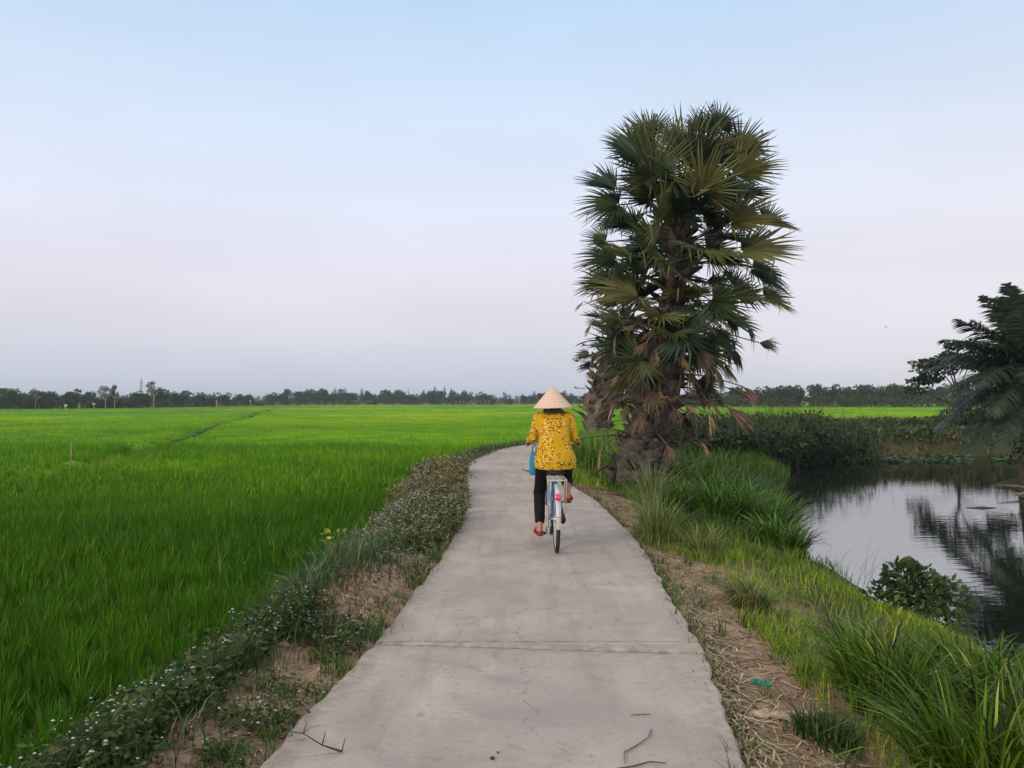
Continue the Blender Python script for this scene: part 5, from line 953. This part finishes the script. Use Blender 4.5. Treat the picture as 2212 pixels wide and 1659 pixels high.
ball(g, (0,.045,1.50), (.072,.09,.108), nu=20, nv=16); ball(g, (0,.075,1.455), (.05,.06,.06), nu=14, nv=10); ball(g, (0,.13,1.485), (.011,.017,.02)); ball(g, (0,.14,1.478), (.014,.012,.009)); ball(g, (0,.115,1.43), (.025,.018,.018)); ball(g, (0,.127,1.45), (.023,.009,.006))
for s in (-1,1): ball(g, (s*.074,.035,1.49), (.009,.018,.03)); ball(g, (s*.045,.105,1.47), (.02,.02,.018)); ball(g, (s*.03,.118,1.515), (.022,.012,.007))
for SH, EL, WR, s in ((LSH,LE,LW,-1),(RSH,REl,RW,1)):
    chain(g, [SH, SH.lerp(EL,.5), EL, EL.lerp(WR,.35), WR], [.052,.046,.038,.036,.024])
    ball(g, WR+T((0,.035,-.003)), (.022,.034,.028)); P0 = WR+T((0,.04,0)); gy = .175
    for q in range(4):                                # four fingers wrapped over the grip
        y = .145+.019*q; L_ = (.9,1,.97,.82)[q]; c0 = T((s*.262,y,1.045)); pts = [c0+T((-s*.0,0,.026)), c0+T((s*.022*L_,.002,.016)), c0+T((s*.026*L_,.003,-.006)), c0+T((s*.012,.003,-.023*L_)), c0+T((-s*.006*L_,.002,-.022))]
        chain(g, [P0.lerp(pts[0],.6)]+pts, [.011,.0098,.0092,.0088,.0082,.0074])
    chain(g, [WR+T((-s*.012,.02,.004)), T((s*.242,.165,1.058)), T((s*.236,.19,1.048)), T((s*.240,.208,1.036))], [.013,.011,.0098,.0085])
for H_, K_, A_, s, hz in ((LH,LK,LA,-1,0),(RH,RK,RAn,1,0)):
    chain(g, [H_, H_.lerp(K_,.5), K_, K_.lerp(A_,.35), A_], [.09,.075,.055,.052,.031])
    tz = (A_.z-.055); f0 = A_+T((0,-.02,-.03)); f1 = A_+T((s*.012,.085,-.042 if s < 0 else -.045)); f2 = A_+T((s*.018,.145,-.052 if s < 0 else -.05))
    chain(g, [f0, f0.lerp(f1,.5)+T((0,0,.008)), f1, f2], [.030,.031,.031,.02]); ball(g, A_+T((0,-.035,-.028)), (.026,.028,.026))
    for q in range(5): c0 = f2+T((s*(-.028+.014*q),-.002-.006*abs(q-1),0)); chain(g, [c0-T((0,.02,0)), c0+T((0,.022,-.004))], [.010,.0075 if q else .010])
body = remesh(g, 'body', M_SKIN, rider, .0042, 2, .5)
def eye(g, s): ball(g, (s*.029,.122,1.497), (.012,.008,.008), (.7,.68,.65), 10, 8); ball(g, (s*.029,.1285,1.497), (.005,.003,.005), (.03,.02,.015), 8, 6)
for s in (-1,1): gg = Geo(); eye(gg, s); gg.build('eye', M_PAINT, body)
gg = Geo(); ball(gg, (0,.1335,1.449), (.019,.005,.0045), (.35,.10,.09), 12, 6); gg.build('lips', M_PAINT, body)
# hair gathered low at the nape
M_HAIR = mat('hair', (.016,.014,.014), rough=.55, spec=.4, attr=False, nscale=0, bump=.5, bscale=120)
g = Geo(); ball(g, (0,.025,1.515), (.082,.088,.105), nu=18, nv=14); ball(g, (0,-.045,1.445), (.07,.045,.06)); ball(g, (0,-.04,1.40), (.055,.035,.035)); ball(g, (-.078,.03,1.48),(.012,.03,.05)); ball(g, (.078,.03,1.48),(.012,.03,.05))
remesh(g, 'hair', M_HAIR, rider, .006, 2)
M_SCARF = mat('scarf', (.07,.06,.055), rough=.9, attr=False, nscale=60, namt=.3)
def scarf(g): [ball(g, (.086*math.sin(a), -.01+.062*-math.cos(a), 1.385+.008*math.sin(a*3)), (.03,.026,.03)) for a in [2*math.pi*i/18 for i in range(18)]]
g = Geo(); scarf(g); remesh(g, 'scarf', M_SCARF, rider, .006, 3)
# blouse
def blouse_mat():
    m = bpy.data.materials.new('flowered_blouse'); m.use_nodes = True; t = m.node_tree; lk = t.links; b = t.nodes['Principled BSDF']; b.inputs['Roughness'].default_value = .8; b.inputs['Specular IOR Level'].default_value = .15
    c = t.nodes.new('ShaderNodeTexCoord')
    def vor(scale, off, feat='F1'):
        mp = t.nodes.new('ShaderNodeMapping'); mp.inputs['Location'].default_value = off; mp.inputs['Scale'].default_value = (1,.35,1); lk.new(c.outputs['Object'], mp.inputs[0]); v = t.nodes.new('ShaderNodeTexVoronoi'); v.inputs['Scale'].default_value = scale; v.inputs['Randomness'].default_value = .85; lk.new(mp.outputs[0], v.inputs[0]); return v
    def mth(op, a, b_=None):
        q = t.nodes.new('ShaderNodeMath'); q.operation = op
        for i, s in enumerate((a, b_)):
            if s is None: continue
            if isinstance(s, (int,float)): q.inputs[i].default_value = s
            else: lk.new(s, q.inputs[i])
        return q.outputs[0]
    sprig = vor(13, (0,0,0)); cl = mth('LESS_THAN', sprig.outputs['Distance'], .60)
    d1 = vor(52, (3,0,1)); sc1 = t.nodes.new('ShaderNodeSeparateColor'); lk.new(d1.outputs['Color'], sc1.inputs[0])
    dot1 = mth('LESS_THAN', d1.outputs['Distance'], .44); maroon = mth('MULTIPLY', mth('MULTIPLY', dot1, cl), mth('LESS_THAN', sc1.outputs[0], .55)); white = mth('MULTIPLY', mth('MULTIPLY', mth('LESS_THAN', d1.outputs['Distance'], .34), mth('LESS_THAN', sprig.outputs['Distance'], .62)), mth('GREATER_THAN', sc1.outputs[0], .62))
    base = t.nodes.new('ShaderNodeRGB'); base.outputs[0].default_value = (.55,.32,.010,1)
    def mixc(f, A, col):
        q = t.nodes.new('ShaderNodeMix'); q.data_type = 'RGBA'; lk.new(f, q.inputs['Factor']); lk.new(A, q.inputs['A']); q.inputs['B'].default_value = (*col,1); return q.outputs['Result']
    o = mixc(maroon, base.outputs[0], (.20,.03,.015)); o = mixc(white, o, (.72,.62,.42)); lk.new(o, b.inputs['Base Color'])
    n = t.nodes.new('ShaderNodeTexNoise'); n.inputs['Scale'].default_value = 260; bp_ = t.nodes.new('ShaderNodeBump'); bp_.inputs['Strength'].default_value = .12; lk.new(n.outputs['Fac'], bp_.inputs['Height']); lk.new(bp_.outputs[0], b.inputs['Normal'])
    return m
M_BLOUSE = blouse_mat()
def ellring(c, rx, ry, n=40, ph=0, wob=0, zt=0):
    return [(c[0]+(rx+wob*math.sin(5*a+ph)+wob*.6*math.sin(9*a+ph*2))*math.cos(a), c[1]+(ry+wob*math.sin(4*a+ph))*math.sin(a), c[2]+zt*math.sin(a)) for a in [2*math.pi*i/n for i in range(n)]]
def loft(g, rings, col=(1,1,1)):
    n = len(rings[0]); V = [p for r in rings for p in r]; m = len(rings)
    g.add(V, [np.array([[i*n+j, i*n+(j+1)%n, (i+1)*n+(j+1)%n, (i+1)*n+j] for i in range(m-1) for j in range(n)]), np.array([list(range(n))[::-1]]), np.array([[(m-1)*n+j for j in range(n)]])], col)
g = Geo(); prof = [(.815,-.155,.205,.150),(.835,-.155,.212,.155),(.88,-.155,.215,.155),(.93,-.15,.205,.145),(1.0,-.135,.182,.13),(1.06,-.12,.168,.122),(1.13,-.10,.164,.122),(1.20,-.075,.17,.124),(1.27,-.045,.178,.122),(1.32,-.02,.172,.108),(1.355,-.005,.13,.085),(1.38,.0,.085,.068)]
R_ = []
for z, y, rx, ry in prof: w_ = .007*ss(1.15,.82,z)+.002; R_.append(ellring((0,y,z), rx, ry, 44, z*9, float(w_), .018 if z < .86 else 0))
loft(g, R_)
for SH, EL, WR, s in ((LSH,LE,LW,-1),(RSH,REl,RW,1)):
    m1 = SH.lerp(EL,.5)+T((s*.006,-.01,0)); e2 = EL.lerp(WR,.7); chain(g, [SH-T((s*.035,.01,.0)), SH+T((s*.0,0,-.01)), m1, EL+T((s*.002,-.01,0)), EL.lerp(WR,.4), e2], [.058,.056,.053,.049,.045,.041])
blouse = remesh(g, 'blouse', M_BLOUSE, rider, .007, 3, .5)
for v in blouse.data.vertices:                       # folds of the cloth
    p = v.co; n_ = v.normal; f = mnoise.noise(p*9+T((3,1,0)))*.007+mnoise.noise(T((p.x*26, p.y*20, p.z*7)))*.004*float(ss(1.3,.9,p.z)+.35); v.co = p+n_*f
# trousers
M_TROU = mat('black_trousers', (.012,.011,.012), rough=.85, spec=.12, attr=False, bump=.3, bscale=40)
g = Geo(); ball(g, (0,-.15,.885), (.175,.135,.11), nu=18, nv=12)
for H_, K_, A_, s, hem in ((LH,LK,LA,-1,.80),(RH,RK,RAn,1,.42)):
    hm = K_.lerp(A_, hem); hm2 = K_.lerp(A_, hem*.55); chain(g, [H_, H_.lerp(K_,.5), K_+T((0,-.005,0)), hm2, hm], [.102,.08,.064,.058,.053 if s < 0 else .062])
trou = remesh(g, 'trousers', M_TROU, rider, .008, 3, .5)
for v in trou.data.vertices: p = v.co; v.co = p+v.normal*(mnoise.noise(p*22)*.005)
# slippers
M_SLIP = mat('red_slipper', (.42,.015,.025), rough=.5, attr=False, nscale=40, namt=.15); M_SOLE = mat('brown_sole', (.12,.06,.05), rough=.8, attr=False)
for A_, s in ((LA,-1),(RAn,1)):
    sl_ = Geo(); 
    for q in range(7): u = q/6; ball(sl_, A_+T((s*.018*u,-.06+.21*u,-.072+(.004 if s>0 else 0))), (.036+.008*math.sin(u*3),.026,.011))
    so = remesh(sl_, 'slipper', M_SOLE, rider, .006, 2); up_ = Geo()
    for q in range(9): a = math.pi*q/8; ball(up_, A_+T((s*.013+.042*math.cos(a),.085,-.062+.052*math.sin(a))), (.012,.042,.010))
    remesh(up_, 'strap', M_SLIP, so, .005, 2)
    ed = Geo(); [ball(ed, A_+T((s*.018*u+x_*.034,-.06+.21*u,-.060)), (.010,.02,.006)) for u in np.linspace(0,.95,9) for x_ in (-1,1)]; ball(ed, A_+T((0,-.078,-.058)), (.03,.012,.012)); remesh(ed, 'footbed', M_SLIP, so, .005, 1)
# conical leaf hat
M_HAT = bpy.data.materials.new('palm_leaf_hat'); M_HAT.use_nodes = True; t = M_HAT.node_tree; b = t.nodes['Principled BSDF']; b.inputs['Roughness'].default_value = .6
a = t.nodes.new('ShaderNodeAttribute'); a.attribute_name = 'Col'; t.links.new(a.outputs['Color'], b.inputs['Base Color'])
tr = t.nodes.new('ShaderNodeBsdfTranslucent'); t.links.new(a.outputs['Color'], tr.inputs[0]); ms = t.nodes.new('ShaderNodeMixShader'); ms.inputs[0].default_value = .2; t.links.new(b.outputs[0], ms.inputs[1]); t.links.new(tr.outputs[0], ms.inputs[2]); t.links.new(ms.outputs[0], t.nodes['Material Output'].inputs[0])
g = Geo(); n = 96; m = 33; V = []; C = []
for sg, off in ((1,0),(-1,-.003)):
    for i in range(m):
        u = i/(m-1); r = .205*u+.0015; z = .222*(1-math.sqrt(u*u+.0012))*1.02+.004*math.sin(u*math.pi)+off; rg = .0011*math.cos(i*math.pi)
        for j in range(n): a = 2*math.pi*j/n; V.append(((r+rg*.4)*math.cos(a), (r+rg*.4)*math.sin(a), z+rg+.0006*math.sin(j*2.1))); C.append(np.array((.80,.59,.44))*(1+.04*math.sin(j*1.7)+.03*random.random())*(.93 if i%4 == 0 else 1)*(.8 if i >= m-1 else 1))
Q = [[i*n+j, i*n+(j+1)%n, (i+1)*n+(j+1)%n, (i+1)*n+j] for i in range(m-1) for j in range(n)]; o_ = m*n
g.add(np.array(V), np.array(Q+[[o_+k for k in q[::-1]] for q in Q]+[[(m-1)*n+j, (m-1)*n+(j+1)%n, o_+(m-1)*n+(j+1)%n, o_+(m-1)*n+j] for j in range(n)]), np.array(C))
hat = g.build('hat', M_HAT, rider, loc=(-.01,.02,1.432)); hat.rotation_euler = (.03,-.03,0)
g = Geo(); tube(g, [T((.2053*math.cos(a), .2053*math.sin(a), .0)) for a in [2*math.pi*i/48 for i in range(49)]], .0035, 6, (.55,.40,.26)); g.build('rim', M_STRAW, hat)
g = Geo(); tube(g, [T((-.10,.02,.03)),T((-.085,.07,-.02)),T((-.04,.09,-.05)),T((0,.095,-.06)),T((.04,.09,-.05)),T((.085,.07,-.02)),T((.10,.02,.03))], .008, 6, (.05,.05,.06)); g.build('chin_strap', M_STRAW, hat)
# blue bag on the left grip
M_BAG = mat('blue_bag', (.03,.26,.46), rough=.6, attr=False, nscale=20, namt=.15, transl=.15)
bag = empty('bag', (RX-.20, RY+.30, .70), label='bright blue cloth bag hanging from the left handlebar', cat='bag')
g = Geo(); loft(g, [ellring((0,0,z), rx, ry, 28, z*30, .004) for z, rx, ry in ((0,.042,.075),(.01,.05,.092),(.08,.052,.10),(.16,.047,.095),(.22,.036,.08),(.245,.026,.07))]); bb = remesh(g, 'bag_body', M_BAG, bag, .007, 2)
g = Geo(); [tube(g, [T((x_,-.05,.22)),T((x_*.7+.004,-.03,.30)),T((.005,.0,.345)),T((x_*.7+.004,.03,.30)),T((x_,.05,.22))], .005, 6, (.03,.26,.46)) for x_ in (-.025,.025)]; g.build('handle', M_BAG, bag)
# ---------------------------------------------------------------- evening haze
M_HAZE = bpy.data.materials.new('haze'); M_HAZE.use_nodes = True; t = M_HAZE.node_tree; t.nodes.remove(t.nodes['Principled BSDF']); v = t.nodes.new('ShaderNodeVolumePrincipled')
v.inputs['Color'].default_value = (.80,.88,1,1); v.inputs['Density'].default_value = .0004; v.inputs['Anisotropy'].default_value = .1; t.links.new(v.outputs[0], t.nodes['Material Output'].inputs['Volume'])
g = Geo(); box(g, (0, 1600, 9.5), (4900, 3900, 25)); tag(g.build('haze', M_HAZE, smooth=False), kind='stuff')
